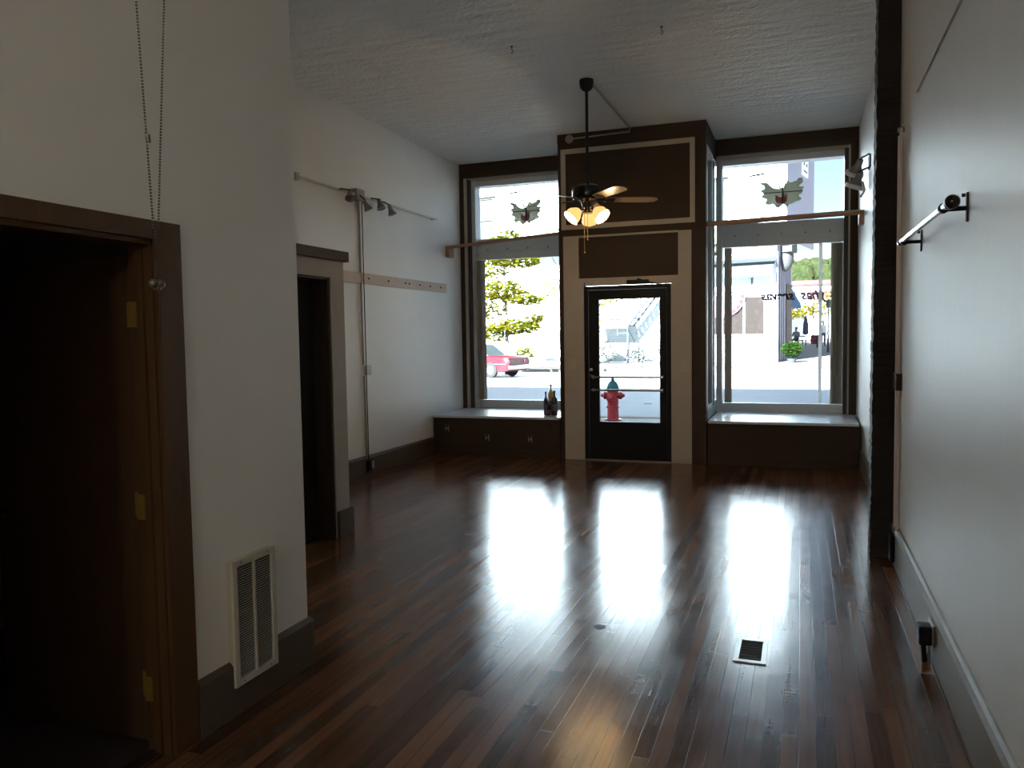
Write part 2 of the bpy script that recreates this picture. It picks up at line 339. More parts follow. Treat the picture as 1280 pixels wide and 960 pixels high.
# near door casing
tag(MB().box((NX, DO1, 0), (NX+.02, DO1+.12, DZ+.065), bev=.003).box((NX, DO0-.10, 0), (NX+.02, DO0, DZ+.065), bev=.003).box((NX, DO0, DZ), (NX+.02, DO1, DZ+.065), bev=.003).build('trim_4', 'stain'), 'brown stained casing around the open side-room doorway', 'trim', None, 'structure')
tag(MB().box((NX-WT-.004, DO1-.010, 0), (NX+.004, DO1, DZ)).box((NX-WT-.004, DO0, 0), (NX+.004, DO0+.018, DZ)).box((NX-WT-.004, DO0, DZ-.018), (NX+.004, DO1, DZ)).box((NX-.055, DO1-.022, 0), (NX-.03, DO1-.010, DZ-.018)).build('trim_5', 'stain'), 'brown stained jamb of the open side-room doorway', 'trim', None, 'structure')
nd = thing('door_3', (NX-.11, 2.26, 0), 'dark brown flush door swung open into the unlit side room', 'door', None, 'structure')
HX = NX-WT-.016
MB().box((HX-.745, 2.240, .02), (HX, 2.278, 1.815), bev=.002).build('leaf', 'doorwood', nd)
for z in (1.60, .91, .24):
    h = MB().box((HX-.034, 2.234, z-.045), (HX-.002, 2.240, z+.045)).box((HX+.008, DO1-.014, z-.045), (HX+.044, DO1-.010, z+.045)).build('hinge', 'brass', nd)
    h['label'] = 'worn brass hinge'
    MB().tube([(HX+.004, 2.232, z-.047), (HX+.004, 2.232, z+.047)], .006, 10).build('hinge_pin', 'steel', h, smooth=True)
kb = MB().lathe([(.026, 0), (.026, .006), (.011, .012), (.011, .035), (.026, .045), (.028, .06), (.018, .072), (.001, .074)], (HX-.69, 2.240, .83), 20, Matrix.Rotation(pi/2, 4, 'X')).build('knob', 'steel', nd, smooth=True)
kb['label'] = 'small shiny round door knob'

# air grille
gx = NX+.024
g = thing('air_grille', (gx, 2.665, .115), 'tall cream metal return-air grille set into the wall above the cut baseboard', 'vent')
y0, y1, z0, z1 = 2.528, 2.798, .118, .628
MB().box((gx, y0, z0), (gx+.012, y0+.026, z1)).box((gx, y1-.026, z0), (gx+.012, y1, z1)).box((gx, y0+.026, z0), (gx+.012, y1-.026, z0+.026)).box((gx, y0+.026, z1-.026), (gx+.012, y1-.026, z1)).box((gx, .5*(y0+y1)-.006, z0+.026), (gx+.010, .5*(y0+y1)+.006, z1-.026)).build('frame', 'vent', g)
MB().box((gx-.024, y0+.004, z0+.004), (gx, y1-.004, z1-.004)).build('duct_box', 'plate', g)
MB().box((gx-.0005, y0+.02, z0+.02), (gx+.001, y1-.02, z1-.02)).build('duct_opening', 'ventdark', g)
lv = MB()
for k in range(46):
    z = z0+.032+k*.0099
    for (a, b) in ((y0+.026, .5*(y0+y1)-.006), (.5*(y0+y1)+.006, y1-.026)):
        lv.quad([(gx+.0015, a, z+.0015), (gx+.0015, b, z+.0015), (gx+.007, b, z), (gx+.007, a, z)])
tag(lv.build('louvre', 'vent', g), kind='stuff')
for yy in (y0+.05, y1-.05):
    for zz in (z0+.012, z1-.012): MB().ball((gx+.012, yy, zz), .005, 1).build('screw', 'chrome', g)

# ------------------------------------------------------------------ front wall, vestibule box
BX0, BX1 = -2.76, -1.02          # box outer x range at its face
DX0, DX1 = -2.45, -1.415         # black door frame
# exterior building mass above and beside (casts the building's shade on the street)
struct('wall_exterior', MB().box((-22, 10.72, H+.05), (14, 11.0, 10.2)).box((-22, 10.72, -.3), (XL-.2, 11.0, H+.05)).box((XR2+.3, 10.72, -.3), (14, 11.0, H+.05)).box((-22, -4.2, 10.0), (14, 10.9, 10.2)), 'whitepaint', 'outer shopfront masonry above the windows', 'wall')
struct('wall_front', MB()
       .box((BX0, YF, 2.12), (BX1, YF+.10, H))                                   # above door
       .box((BX0, YF, 0), (DX0-.02, YF+.10, 2.12)).box((DX1+.02, YF, 0), (BX1, YF+.10, 2.12))
       .box((BX0, YF+.10, 3.72), (BX1, 10.75, H))                                # alcove soffit
       .box((BX0, YF+.10, 0), (BX0+.06, 10.75, .62)).box((BX1-.06, YF+.10, 0), (BX1, 10.75, .62))
       .box((BX1-.06, YF+.10, 3.66), (BX1, 10.75, 3.72)), 'brown', 'dark brown boxed entry wall projecting between the two display windows', 'wall')
# mouldings on the box face
def frame_bars(mb, x0, x1, z0, z1, w, y, d):
    mb.box((x0, y-d, z0), (x0+w, y, z1)); mb.box((x1-w, y-d, z0), (x1, y, z1)); mb.box((x0+w, y-d, z0), (x1-w, y, z0+w)); mb.box((x0+w, y-d, z1-w), (x1-w, y, z1)); return mb
struct('trim_6', frame_bars(MB(), -2.72, -1.14, 2.775, 3.728, .056, YF, .018), 'cream', 'pale rectangular moulding framing the large brown panel above the door', 'trim')
struct('trim_7', MB().box((-2.70, YF-.02, 0), (-2.51, YF, 2.695)).box((-2.51, YF-.02, 0), (DX0-.003, YF, 2.185)).box((-1.33, YF-.02, 0), (-1.18, YF, 2.69)).box((DX1+.003, YF-.02, 0), (-1.33, YF, 2.185))
       .box((DX0-.003, YF-.02, 2.093), (DX1+.003, YF, 2.185)).box((-2.51, YF-.02, 2.672), (-1.33, YF, 2.695)), 'cream', 'wide pale surround on both sides of the black door and above it', 'trim')
struct('trim_8', MB().box((BX0-.003, YF-.006, 3.80), (BX1+.003, YF+.06, H)).box((BX1-.002, YF+.1, 3.70), (BX1+.006, YB, H)), 'brown', 'dark brown head board at the ceiling over the entry box', 'trim')
# side of the box toward the right-hand display window: posts and glass
struct('trim_9', MB().box((BX1-.06, YF+.10, .62), (BX1+.004, YF+.15, 3.66)).box((BX1-.06, 9.98, .62), (BX1+.004, 10.06, 3.66)).box((BX0-.004, YF+.10, .62), (BX0+.06, YF+.15, 3.72)).box((BX0-.004, 9.98, .62), (BX0+.06, 10.06, 3.72)).box((BX1-.06, YF+.15, 3.58), (BX1+.004, 9.98, 3.66)).box((BX1-.06, YF+.15, .5), (BX1+.004, YB+.2, .66)).box((BX0-.004, YF+.15, .5), (BX0+.06, YB+.2, .66)), 'white', 'pale narrow posts of the side lights beside the entry', 'trim')
struct('trim_10', MB().box((BX1-.03, 10.08, .62), (BX1+.012, 10.20, 3.60)).box((BX0-.012, 10.08, .62), (BX0+.03, 10.20, 3.60)), 'darkstrip', 'dark upright strip of the entry side light', 'trim')
w3 = thing('window_3', (BX1-.03, 9.7, .66), 'tall narrow side light of the entry beside the right-hand display window', 'window', None, 'structure')
MB().box((BX1-.034, YF+.15, .66), (BX1-.028, 10.6, 3.58)).build('pane', 'glass', w3)
w4 = thing('window_4', (BX0+.03, 9.7, .66), 'tall narrow side light of the entry beside the left-hand display window', 'window', None, 'structure')
MB().box((BX0+.028, YF+.15, .66), (BX0+.034, 10.6, 3.72)).build('pane', 'glass', w4)

# front door
fd = thing('door_1', (DX0, YF, 0), 'black metal entry door with a large glass light and two steel push bars', 'door', None, 'structure')
yd = YF-.012
GX0, GX1, GZ0, GZ1 = -2.275, -1.548, .466, 1.93
MB().box((DX0, yd, 0), (DX0+.05, yd+.11, 2.09)).box((DX1-.045, yd, 0), (DX1, yd+.11, 2.09)).box((DX0+.05, yd, 2.045), (DX1-.045, yd+.11, 2.09)).build('door_frame', 'black', fd)
lf = MB().box((DX0+.055, yd+.015, .012), (GX0, yd+.06, 2.04)).box((GX1, yd+.015, .012), (DX1-.05, yd+.06, 2.04)).box((GX0, yd+.015, .012), (GX1, yd+.06, GZ0)).box((GX0, yd+.015, GZ1), (GX1, yd+.06, 2.04)).build('leaf', 'black', fd)
MB().box((GX0, yd+.035, GZ0), (GX1, yd+.041, GZ1)).build('pane', 'glass', lf)
for z in (1.005, .850):
    pb = MB().tube([(-2.36, yd-.045, z), (-1.50, yd-.045, z)], .0125, 12).build('push_bar', 'steel', fd, smooth=True)
    MB().box((-2.345, yd-.05, z-.018), (-2.315, yd+.015, z+.018)).box((-1.53, yd-.05, z-.018), (-1.50, yd+.015, z+.018)).build('bracket', 'steel', pb)
MB().lathe([(.022, 0), (.022, .014), (.012, .016), (.012, .03), (.001, .03)], (-2.37, yd+.015, 1.09), 16, Matrix.Rotation(pi/2, 4, 'X')).build('lock_cylinder', 'steel', fd, smooth=True)
MB().tube([(-2.37, yd+.01, 1.03), (-2.37, yd-.035, 1.03), (-2.33, yd-.04, 1.02)], .008, 8).build('latch_lever', 'steel', fd, smooth=True)
cl = MB().box((-1.92, yd-.06, 2.10), (-1.665, yd-.004, 2.145), bev=.006).build('door_closer', 'blackgloss', fd)
MB().box((-1.80, yd-.05, 2.145), (-1.77, yd-.02, 2.16)).tube([(-1.78, yd-.04, 2.155), (-1.50, yd-.07, 2.07)], .006, 6).build('closer_arm', 'black', cl)
MB().box((DX0, YF-.03, 0), (DX1, YF+.12, .012)).build('sill_plate', 'chrome', fd)
MB().tube([(DX0+.012, yd-.02, 2.03), (DX0+.012, yd-.02, 2.13)], .006, 6).build('top_pivot', 'black', fd)

def wall_plate(name, loc, axis, label, w=.075, h=.12, m='plate', toggle='switch', group=None):
    """plate facing -Y ('y'), +X ('x') or -X ('-x')"""
    t = thing(name, loc, label, 'outlet' if toggle == 'outlet' else 'switch', group)
    rot = {'y': 0, 'x': pi/2, '-x': -pi/2}[axis]
    mt = Matrix.Translation(Vector(loc)) @ Matrix.Rotation(rot, 4, 'Z')
    MB().box((-w/2, -.008, -h/2), (w/2, 0, h/2), mt, bev=.002).build('plate', m, t)
    if toggle == 'switch':
        MB().box((-.005, -.020, -.012), (.005, -.008, .012), mt).build('toggle', m, t)
    else:
        for z in (-.024, .024):
            MB().lathe([(.017, 0), (.017, .002), (.001, .002)], mt @ Vector((0, -.008, z)), 16, Matrix.Rotation(rot, 4, 'Z') @ Matrix.Rotation(pi/2, 4, 'X')).build('socket', 'ventdark', t)
    return t
wall_plate('light_switch', (-2.605, YF-.02, 1.155), 'y', 'ivory light switch on the pale surround by the door handle side', .095, .125)
wall_plate('light_switch', (-1.262, YF-.02, 1.135), 'y', 'ivory light switch on the pale surround by the door hinge side', .095, .13)

# ------------------------------------------------------------------ display windows
def display_window(n, x0, x1, label, leftwall):
    gl0, gl1 = x0+.13, x1-.13
    t = thing('window_%d' % n, ((x0+x1)/2, YB, .5), label, 'window', None, 'structure')
    # nested jamb: brown casing, cream stop, bronze strip, white frame
    c = MB()
    c.box((x0, YB, 3.72), (x1, YB+.06, H))
    if n == 1: c.box((x0, YB, .5), (x0+.06, YB+.05, 3.72))
    else: c.box((x1-.085, YB, .5), (x1, YB+.05, 3.72))
    c.build('casing', 'brown', t)
    c = MB()
    if n == 1: c.box((x0+.06, YB+.01, .5), (x0+.10, YB+.09, 3.715))
    else: c.box((x1-.105, YB+.01, .5), (x1-.085, YB+.09, 3.715))
    c.box((x0+.02, YB+.06, 3.69), (x1-.02, YB+.16, 3.72))
    c.build('stop', 'cream', t)
    c = MB()
    if n == 1: c.box((x0+.10, YB+.04, .5), (x0+.138, YB+.12, 3.70))
    else: c.box((x1-.15, YB+.04, .5), (x1-.105, YB+.12, 3.68))
    c.build('bronze_strip', 'darkstrip', t)
    fx0 = x0+.138 if n == 1 else x0+.0; fx1 = x1 if n == 1 else x1-.15
    gx0 = -4.305 if n == 1 else -.945; gx1 = x1-.06 if n == 1 else .478
    f = MB()
    f.box((fx0, YB+.10, .5), (gx0, YG+.03, 3.72)).box((gx1, YB+.10, .5), (fx1, YG+.03, 3.72))
    f.box((gx0, YB+.16, 3.615), (gx1, YG+.03, 3.72)).box((gx0, YG-.05, .5), (gx1, YG+.03, .61))
    f.box((x0, YG+.0, .0), (x1, YG+.12, .55)).box((x0, YG, 3.62), (x1, YG+.12, H))
    f.build('frame', 'white', t)
    MB().box((gx0, YG-.045, 2.60), (gx1, YG+.03, 2.885)).box((gx0, YG-.075, 2.70), (gx1, YG-.045, 2.76)).build('transom_bar', 'white', t)
    MB().box((gx0, YG, .61), (gx1, YG+.006, 2.60)).build('lower_pane', 'glass', t)
    MB().box((gx0, YG, 2.885), (gx1, YG+.006, 3.615)).build('upper_pane', 'glass', t)
    # small glazing clips on the transom
    k = MB()
    for i in range(5):
        x = gx0+.15+i*(gx1-gx0-.3)/4; k.box((x-.01, YG-.085, 2.72), (x+.01, YG-.075, 2.74))
    k.build('clips', 'chrome', t)
    return gx0, gx1
W1 = display_window(1, XL, BX0, 'left-hand tall display window, tree and red car beyond', True)
W2 = display_window(2, BX1+.004, XR2, 'right-hand tall display window, white shop and blue sky beyond', False)

def bench(x0, x1, label):
    t = thing('window_bench', ((x0+x1)/2, YF, 0), label, 'bench')
    MB().box((x0, YF, 0), (x1, YG, .47)).build('front_panel', 'brown', t)
    b = MB().box((x0+.002, YF-.025, .475), (x1-.002, YG-.04, .505), bev=.006).build('bench_top', 'benchtop', t); b['label'] = 'pale glossy painted bench top'
    MB().box((x0+.01, YF-.008, 0), (x1-.01, YF, .07)).build('toe_strip', 'brown', t)
    return t
bench(XL+.02, BX0-.015, 'brown window bench with pale glossy top below the left-hand display window')
bench(BX1+.02, XR2-.03, 'brown window bench with pale glossy top below the right-hand display window')
for x, z, lab in ((-4.29, .335, 'small grey outlet plate on the bench front nearest the pale long wall'), (-3.73, .232, 'small grey outlet plate in the middle of the left window bench front'), (-3.16, .225, 'small grey outlet plate on the bench front nearest the entry box')):
    wall_plate('bench_outlet', (x, YF-.001, z), 'y', lab, .05, .075, 'plate_g', 'outlet', 'outlets on the window bench front')
tag(MB().ball((-2.905, YF-.004, .392), .016, 2, (1, .5, 1)).build('bench_knob', 'black', smooth=True), 'tiny black knob on the bench front just below the bottles', 'peg')  # small black knob on the bench front

# blinds gathered into stacks
def blind(x0, x1, stacks, label, wand=None):
    t = thing('vertical_blind', ((x0+x1)/2, YG-.12, 2.62), label, 'blind')
    MB().box((x0, YG-.14, 2.585), (x1, YG-.10, 2.63)).build('head_rail', 'white', t)
    proto = None
    for (a, b, n) in stacks:
        for i in range(n):
            x = a+(b-a)*(i+.5)/n; ang = R(68+10*sin(i*1.7)); w = .045
            dx, dy = w*cos(ang), w*sin(ang)
            mb = MB(); mb.prism([(-dx, -dy), (0, .006), (dx, dy), (0, .0045)], 1.96)
            o = mb.build('slat', 'slat', t, loc=None) if proto is None else None
            if proto is None:
                proto = o; o.data.transform(Matrix.Translation(Vector(t['_w']))); o.location = (x-t.location.x, 0, .62-2.62)
            else:
                o = proto.copy(); C.objects.link(o); o.parent = t; o.location = (x-t.location.x, 0, .62-2.62); o.rotation_euler.z = .25*sin(i*2.3)
    if wand is not None:
        w = MB().box((wand-.020, YG-.125, .64), (wand+.020, YG-.119, 2.59)).build('single_slat', 'slatw', t); w['label'] = 'single white slat left hanging edge-on'
    return t
blind(W1[0]+.005, W1[1]-.01, [(W1[0]+.0, W1[0]+.105, 7)], 'taupe vertical blind gathered at the wall side of the left-hand display window')
blind(W2[0]+.03, W2[1]-.02, [(-.905, -.83, 4), (.345, .47, 8)], 'taupe vertical blind parted to both sides of the right-hand display window', .222)

# curtain rods over the windows
def rod(p0, p1, wall_end, label, m, bd):
    t = thing('curtain_rod', p0, label, 'curtain rod')
    p0 = Vector(p0); p1 = Vector(p1)
    MB().tube([p0, p1], bd, 12).build('pole', m, t, smooth=True)
    for q, s in ((p0, 1), (p1, -1)):
        if (q-Vector(wall_end)).length < .3:
            MB().box((q.x-.02*s if s > 0 else q.x-.02, q.y-.02, q.z-.13), (q.x+.035, q.y+.14, q.z+.022), bev=.005).build('end_bracket', m, t)
        else:
            MB().box((q.x-.012, q.y-.03, q.z-.03), (q.x+.012, q.y+.03, q.z+.03), bev=.004).build('end_bracket', m, t)
    for k in (.28, .72):
        r = MB(); q = p0.lerp(p1, k); r.tube([q+Vector((0, -.001+.035*sin(a), -.012+.036*cos(a))) for a in [i*pi/6 for i in range(13)]], .003, 6, False)
        r.build('ring', 'chrome', t)
    return t
rod((-4.48, 9.86, 2.715), (-2.772, 9.86, 2.82), (-4.48, 9.86, 2.715), 'brown wooden curtain rod across the left-hand display window', 'rodwood', .022)
rod((-1.005, 9.42, 2.755), (.60, 9.42, 2.785), (.60, 9.42, 2.785), 'brown wooden curtain rod across the right-hand display window', 'rodwood', .029)

# butterflies hanging on the upper panes
def butterfly(cx, cz, w, h, label, cross=(-.06, .27), loc_y=YG-.10):
    t = thing('butterfly_ornament', (cx, loc_y, cz), label, 'ornament', 'butterfly ornaments in the upper panes')
    outline = [(-1,.62),(-.86,.72),(-.55,.52),(-.22,.30),(-.08,.36),(.05,.30),(.10,.55),(.25,.82),(.42,.60),(.62,.66),(.90,.84),(.84,.50),(.74,.34),(.98,.26),(.90,.02),(.74,-.14),(.86,-.34),(.62,-.50),(.38,-.62),(.20,-.80),(.02,-.62),(-.22,-.80),(-.40,-.58),(-.66,-.68),(-.78,-.55),(-.70,-.30),(-.92,-.16),(-.84,.05),(-.98,.18),(-.80,.36)]
    poly = []
    for i, (a, b) in enumerate(outline):
        c2, d2 = outline[(i+1) % len(outline)]
        poly.append((a*w/2, b*h/2)); poly.append(((a+c2)/2*w/2*(1+.07*(-1)**i), (b+d2)/2*h/2*(1+.10*(-1)**(i//2))))
    mt = Matrix.Translation((cx, loc_y, cz)) @ Matrix.Rotation(pi/2, 4, 'X')
    MB().prism(poly, .010, mt).build('wings', M_['bf'], t)
    q = [(x*.30-.02*w, y*.34-.16*h) for x, y in poly]
    o = MB().prism(q, .018, Matrix.Translation((cx, loc_y+.004, cz)) @ Matrix.Rotation(pi/2, 4, 'X')).build('red_patch', M_['bfred'], t); o['label'] = 'dull red centre'
    MB().box((cx-.44*w, loc_y-.016, cz+.03*h), (cx+.46*w, loc_y-.010, cz+.055*h)).build('crossbar', 'iron', t)
    MB().tube([(cx, loc_y-.012, cz-.3*h), (cx+.005, loc_y-.014, cz), (cx, loc_y-.012, cz+.32*h)], [.006, .012, .007], 8).build('body', 'iron', t, smooth=True)
    a = MB()
    kx, kz = cx+cross[0], cz+cross[1]
    a.tube([(cx-.06*w, loc_y-.006, cz+.16*h), (cx-.12*w, loc_y-.006, cz+.45*h), (kx+.12, loc_y-.006, kz-.05), (kx, loc_y-.006, kz)], .0065, 6)
    a.tube([(kx-.09, loc_y-.006, kz-.01), (kx+.09, loc_y-.006, kz+.012)], .011, 6)
    a.tube([(kx, loc_y-.006, kz-.04), (kx+.004, loc_y-.006, kz+.10)], .006, 6)
    for dx, dz in ((-.62, -.55), (-.5, -.7)):
        a.tube([(cx+dx*.5*w, loc_y-.006, cz-.25*h), (cx+dx*w, loc_y-.006, cz+dz*h)], .0065, 6)
    for i in range(5):
        xx = cx+(-.12+.06*i)*w; a.tube([(xx, loc_y-.006, cz-.28*h), (xx-.02, loc_y-.006, cz-.58*h)], .0045, 5)
    for i in range(4):
        xx = cx+(-.10+.05*i)*w; a.tube([(xx, loc_y-.006, cz+.1*h), (xx+.015*(i-1.5), loc_y-.006, cz+.5*h)], .0045, 5)
    a.build('wire_stems', 'iron', t)
    MB().tube([(cx+.0, loc_y-.005, cz+.3*h), (cx+.002, YG-.05, 3.60)], .0012, 4).build('hanging_thread', 'iron', t)
M_['bf'] = leaf_mat('mottled_grey_green_film', (.32, .32, .26), (.60, .60, .50), .8)
M_['bfred'] = leaf_mat('dull_red_film', (.5, .16, .22), (.55, .22, .27), .7)
butterfly(-3.57, 3.21, .46, .40, 'butterfly ornament hanging in the upper pane of the left-hand display window', (-.16, .28))
butterfly(-.225, 3.215, .52, .42, 'butterfly ornament hanging in the upper pane of the right-hand display window', (-.30, .25))

# lettering on the right-hand window glass, read from outside so it is mirrored in here
def text_obj(body, size, loc, m, mirror=False, name='window_lettering', parent=None):
    """slanted lettering standing in the wall plane, as a real mesh"""
    cu = bpy.data.curves.new(name, 'FONT'); cu.body = body; cu.size = size; cu.extrude = .001; cu.align_x = 'CENTER'; cu.shear = .3; cu.offset = size*.04
    t_ = bpy.data.objects.new('tmp', cu); C.objects.link(t_); bpy.context.view_layer.update()
    me = bpy.data.meshes.new_from_object(t_.evaluated_get(bpy.context.evaluated_depsgraph_get())); bpy.data.objects.remove(t_)
    me.transform(Matrix.Rotation(pi/2, 4, 'X'))
    if mirror: me.transform(Matrix.Scale(-1, 4, Vector((1, 0, 0))))
    me.materials.clear(); me.materials.append(M_[m]); o = bpy.data.objects.new(name, me); C.objects.link(o); o.location = loc; o.parent = parent
    return o
tag(text_obj('yhas  srevas', .155, (-.09, YG-.004, 1.915), 'ink', True), 'dark slanted lettering across the middle of the right-hand window glass, reversed', 'lettering')

# bottles on the left bench end
def bottle(x, y, r, h, m, label, lm, neck=.3):
    t = thing('bottle', (x, y, .506), label, 'bottle', 'bottles at the end of the window bench')
    MB().lathe([(r*.9, 0), (r, .01), (r, h*(.95-neck)), (r*.75, h*(1.02-neck)), (r*.34, h*(1.1-neck)), (r*.30, h*.97), (r*.36, h*.97), (r*.36, h)], (x, y, .506), 20).build('glass_body', m, t, smooth=True)
    MB().lathe([(r*1.01, 0), (r*1.015, h*.30), (r*1.0, h*.30)], (x, y, .506+h*.18), 20).build('paper_label', lm, t, smooth=True)
    MB().lathe([(r*.40, 0), (r*.40, h*.07), (r*.1, h*.075)], (x, y, .506+h*.965), 14).build('cap', 'black', t, smooth=True)
M_['bgreen'] = mat('dark_green_glass', (.02, .035, .02), .12, spec=.8)
M_['bamber'] = mat('amber_yellow_glass', (.40, .27, .03), .15, spec=.8)
M_['bblack'] = mat('black_bottle_glass', (.01, .01, .01), .12, spec=.8)
M_['lpurple'] = mat('purple_label_paper', (.07, .04, .14), .6)
M_['lred'] = mat('dark_red_label_paper', (.16, .03, .05), .6)
M_['lgrey'] = mat('grey_label_paper', (.12, .10, .10), .6)
bottle(-3.035, 9.60, .028, .285, 'bgreen', 'short dark green bottle, outermost of the bottles on the bench end', 'lpurple')
bottle(-2.985, 9.66, .036, .37, 'bamber', 'tall yellow bottle in the middle of the group on the bench end', 'lred', .22)
bottle(-2.915, 9.58, .038, .30, 'bblack', 'black bottle with a grey label against the entry box', 'lgrey')
bottle(-2.985, 9.53, .030, .16, 'bblack', 'small dark jar-like bottle with dark red label in front of the yellow one', 'lred', .2)

# ------------------------------------------------------------------ ceiling fan
FX, FY = -1.915, 7.456
fan = thing('ceiling_fan', (FX, FY, H), 'dark ceiling fan with three lit glass shades on a long downrod', 'ceiling fan')
MB().lathe([(.066, 0), (.068, -.03), (.06, -.075), (.035, -.10), (.02, -.105)], (FX, FY, H), 28).build('canopy', 'black', fan, smooth=True)
MB().tube([(FX, FY, H-.10), (FX, FY, 2.925)], .0145, 14).build('downrod', 'blackgloss', fan, smooth=True)
MB().lathe([(.02, 2.95), (.05, 2.94), (.105, 2.925), (.14, 2.905), (.146, 2.87), (.146, 2.815), (.13, 2.79), (.075, 2.78), (.06, 2.765), (.05, 2.70), (.062, 2.69), (.06, 2.665), (.02, 2.66)], (FX, FY, 0), 32).build('motor_housing', 'blackgloss', fan, smooth=True)
vd = math.atan2(FY, FX)                    # direction from the viewer to the fan
base = vd - pi/2                           # "right" as seen from the room's near end
blade0 = None
for k in range(5):
    a = base + R(10+72*k)
    if blade0 is None:
        pr = [(.17, -.045), (.24, -.058), (.45, -.066), (.60, -.066), (.655, -.050), (.68, 0), (.655, .050), (.60, .066), (.45, .066), (.24, .058), (.17, .045)]
        b = MB().prism(pr, .007, Matrix.Rotation(R(-11), 4, 'X')).build('blade', 'bladetop')
        ir = MB().prism([(.10, -.014), (.17, -.012), (.20, -.035), (.26, -.04), (.26, .04), (.20, .035), (.17, .012), (.10, .014)], .006, Matrix.Translation((0, 0, -.006)) @ Matrix.Rotation(R(-11), 4, 'X')).build('blade_iron', 'black')
        b.parent = fan; ir.parent = b; blade0 = b
    else:
        b = blade0.copy(); C.objects.link(b); b.parent = fan
        ir = blade0.children[0].copy(); C.objects.link(ir); ir.parent = b
    b.location = (0, 0, 2.790-H); b.rotation_euler = (0, 0, a)
for k in range(3):
    a = base + R(-157+120*k)
    dx, dy = cos(a), sin(a)
    MB().tube([(FX+.03*dx, FY+.03*dy, 2.68), (FX+.07*dx, FY+.07*dy, 2.70), (FX+.095*dx, FY+.095*dy, 2.685)], .011, 10).build('light_arm', 'black', fan, smooth=True)
    mt = Matrix.Rotation(a, 4, 'Z') @ Matrix.Rotation(R(-46), 4, 'Y')
    sh = MB()
    prof = [(.026, 0), (.046, -.02), (.066, -.05), (.074, -.08), (.072, -.10), (.080, -.118)]
    o3 = Vector((FX+.09*dx, FY+.09*dy, 2.695))
    seg = 24; rings = []
    for r_, z_ in prof:
        rings.append([sh.bm.verts.new(o3 + (mt @ Vector((r_*(1+.05*(r_ > .06)*cos(8*2*pi*j/seg))*cos(2*pi*j/seg), r_*sin(2*pi*j/seg), z_)))) for j in range(seg)])
    for i in range(len(rings)-1):
        for j in range(seg): sh.bm.faces.new((rings[i][j], rings[i][(j+1)%seg], rings[i+1][(j+1)%seg], rings[i+1][j]))
    s_ = sh.build('lamp_shade', 'shade', fan, smooth=True); s_['label'] = 'glowing frosted glass shade'
    MB().ball(o3 + mt @ Vector((0, 0, -.072)), .028, 2, (1, 1, 1.2)).build('bulb', 'gold', s_, smooth=True)
    l = bpy.data.lights.new('fan_lamp', 'POINT'); l.energy = 2.4; l.color = (1, .72, .38); l.shadow_soft_size = .03
    lo = bpy.data.objects.new('fan_lamp', l); C.objects.link(lo); lo.location = o3 + mt @ Vector((0, 0, -.14))
MB().tube([(FX+.01, FY-.05, 2.665), (FX+.01, FY-.052, 2.42)], .0022, 6).ball((FX+.01, FY-.052, 2.41), .008, 1).build('pull_chain', 'brass', fan)
MB().tube([(FX-.02, FY-.05, 2.665), (FX-.02, FY-.052, 2.30)], .0022, 6).ball((FX-.02, FY-.052, 2.29), .008, 1).build('pull_chain', 'brass', fan)

# surface conduit feeding the fan
cc = thing('ceiling_conduit', (-1.88, 8.5, H), 'pale surface cable duct running from the fan canopy to a round box above the door', 'conduit')
MB().tube([(FX+.03, FY+.05, H-.012), (-1.885, 7.76, H-.012), (-1.878, YF-.012, H-.012), (-1.885, YF-.012, H-.05), (-2.58, YF-.014, 3.845)], .010, 8).build('duct', 'conduit', cc, smooth=True)
MB().lathe([(.05, 0), (.05, .02), (.044, .028), (.001, .028)], (-2.61, YF-.001, 3.845), 24, Matrix.Rotation(pi/2, 4, 'X')).build('round_box', 'conduit', cc, smooth=True)
# ceiling hooks
for i, (x, y, lab) in enumerate(((-2.27, 6.37, 'small metal hook in the ceiling on the closet side'), (-1.04, 6.42, 'small metal hook in the ceiling on the black pier side'))):
    tag(MB().lathe([(.012, 0), (.012, -.004), (.001, -.004)], (x, y, H), 10).tube([(x, y, H-.004), (x, y, H-.03), (x+.012, y, H-.045), (x+.004, y, H-.06), (x-.008, y, H-.05)], .0035, 6).build('ceiling_hook', 'iron'), lab, 'hook', 'hooks in the ceiling')

# ------------------------------------------------------------------ track light on left wall
tz = 3.035
tr = thing('track_light', (XL, 7.47, tz), 'long wall-mounted track light with four small grey spotlights on the pale long wall', 'track light')
MB().box((XL+.045, 6.44, tz-.010), (XL+.065, 9.48, tz+.010)).build('rail', 'conduit_w', tr)
MB().box((XL, 6.42, tz-.03), (XL+.05, 6.47, tz+.04)).build('end_mount', 'plate', tr)
MB().box((XL, 9.40, tz-.012), (XL+.05, 9.42, tz+.012)).build('end_mount', 'plate', tr)
MB().box((XL, 7.44, tz-.05), (XL+.09, 7.60, tz+.06), bev=.008).build('feed_box', 'conduit', tr)
for (y, dz, ay) in ((7.23, -.02, -35), (7.56, -.08, 20), (7.86, -.02, -5), (8.10, -.05, 5)):
    o = Vector((XL+.13, y, tz+dz-.03)); mt = Matrix.Rotation(R(ay), 4, 'X') @ Matrix.Rotation(R(-20), 4, 'Y')
    h = MB().lathe([(.012, .06), (.022, .055), (.026, .01), (.045, -.04), (.052, -.055), (.048, -.056), (.02, -.04)], o, 18, mt).build('spotlight', 'chrome', tr, smooth=True)
    MB().tube([(XL+.055, y-.10, tz), (XL+.08, y-.07, tz+.005), o+Vector((0, 0, .05))], .007, 8).build('swivel_arm', 'black', h, smooth=True)
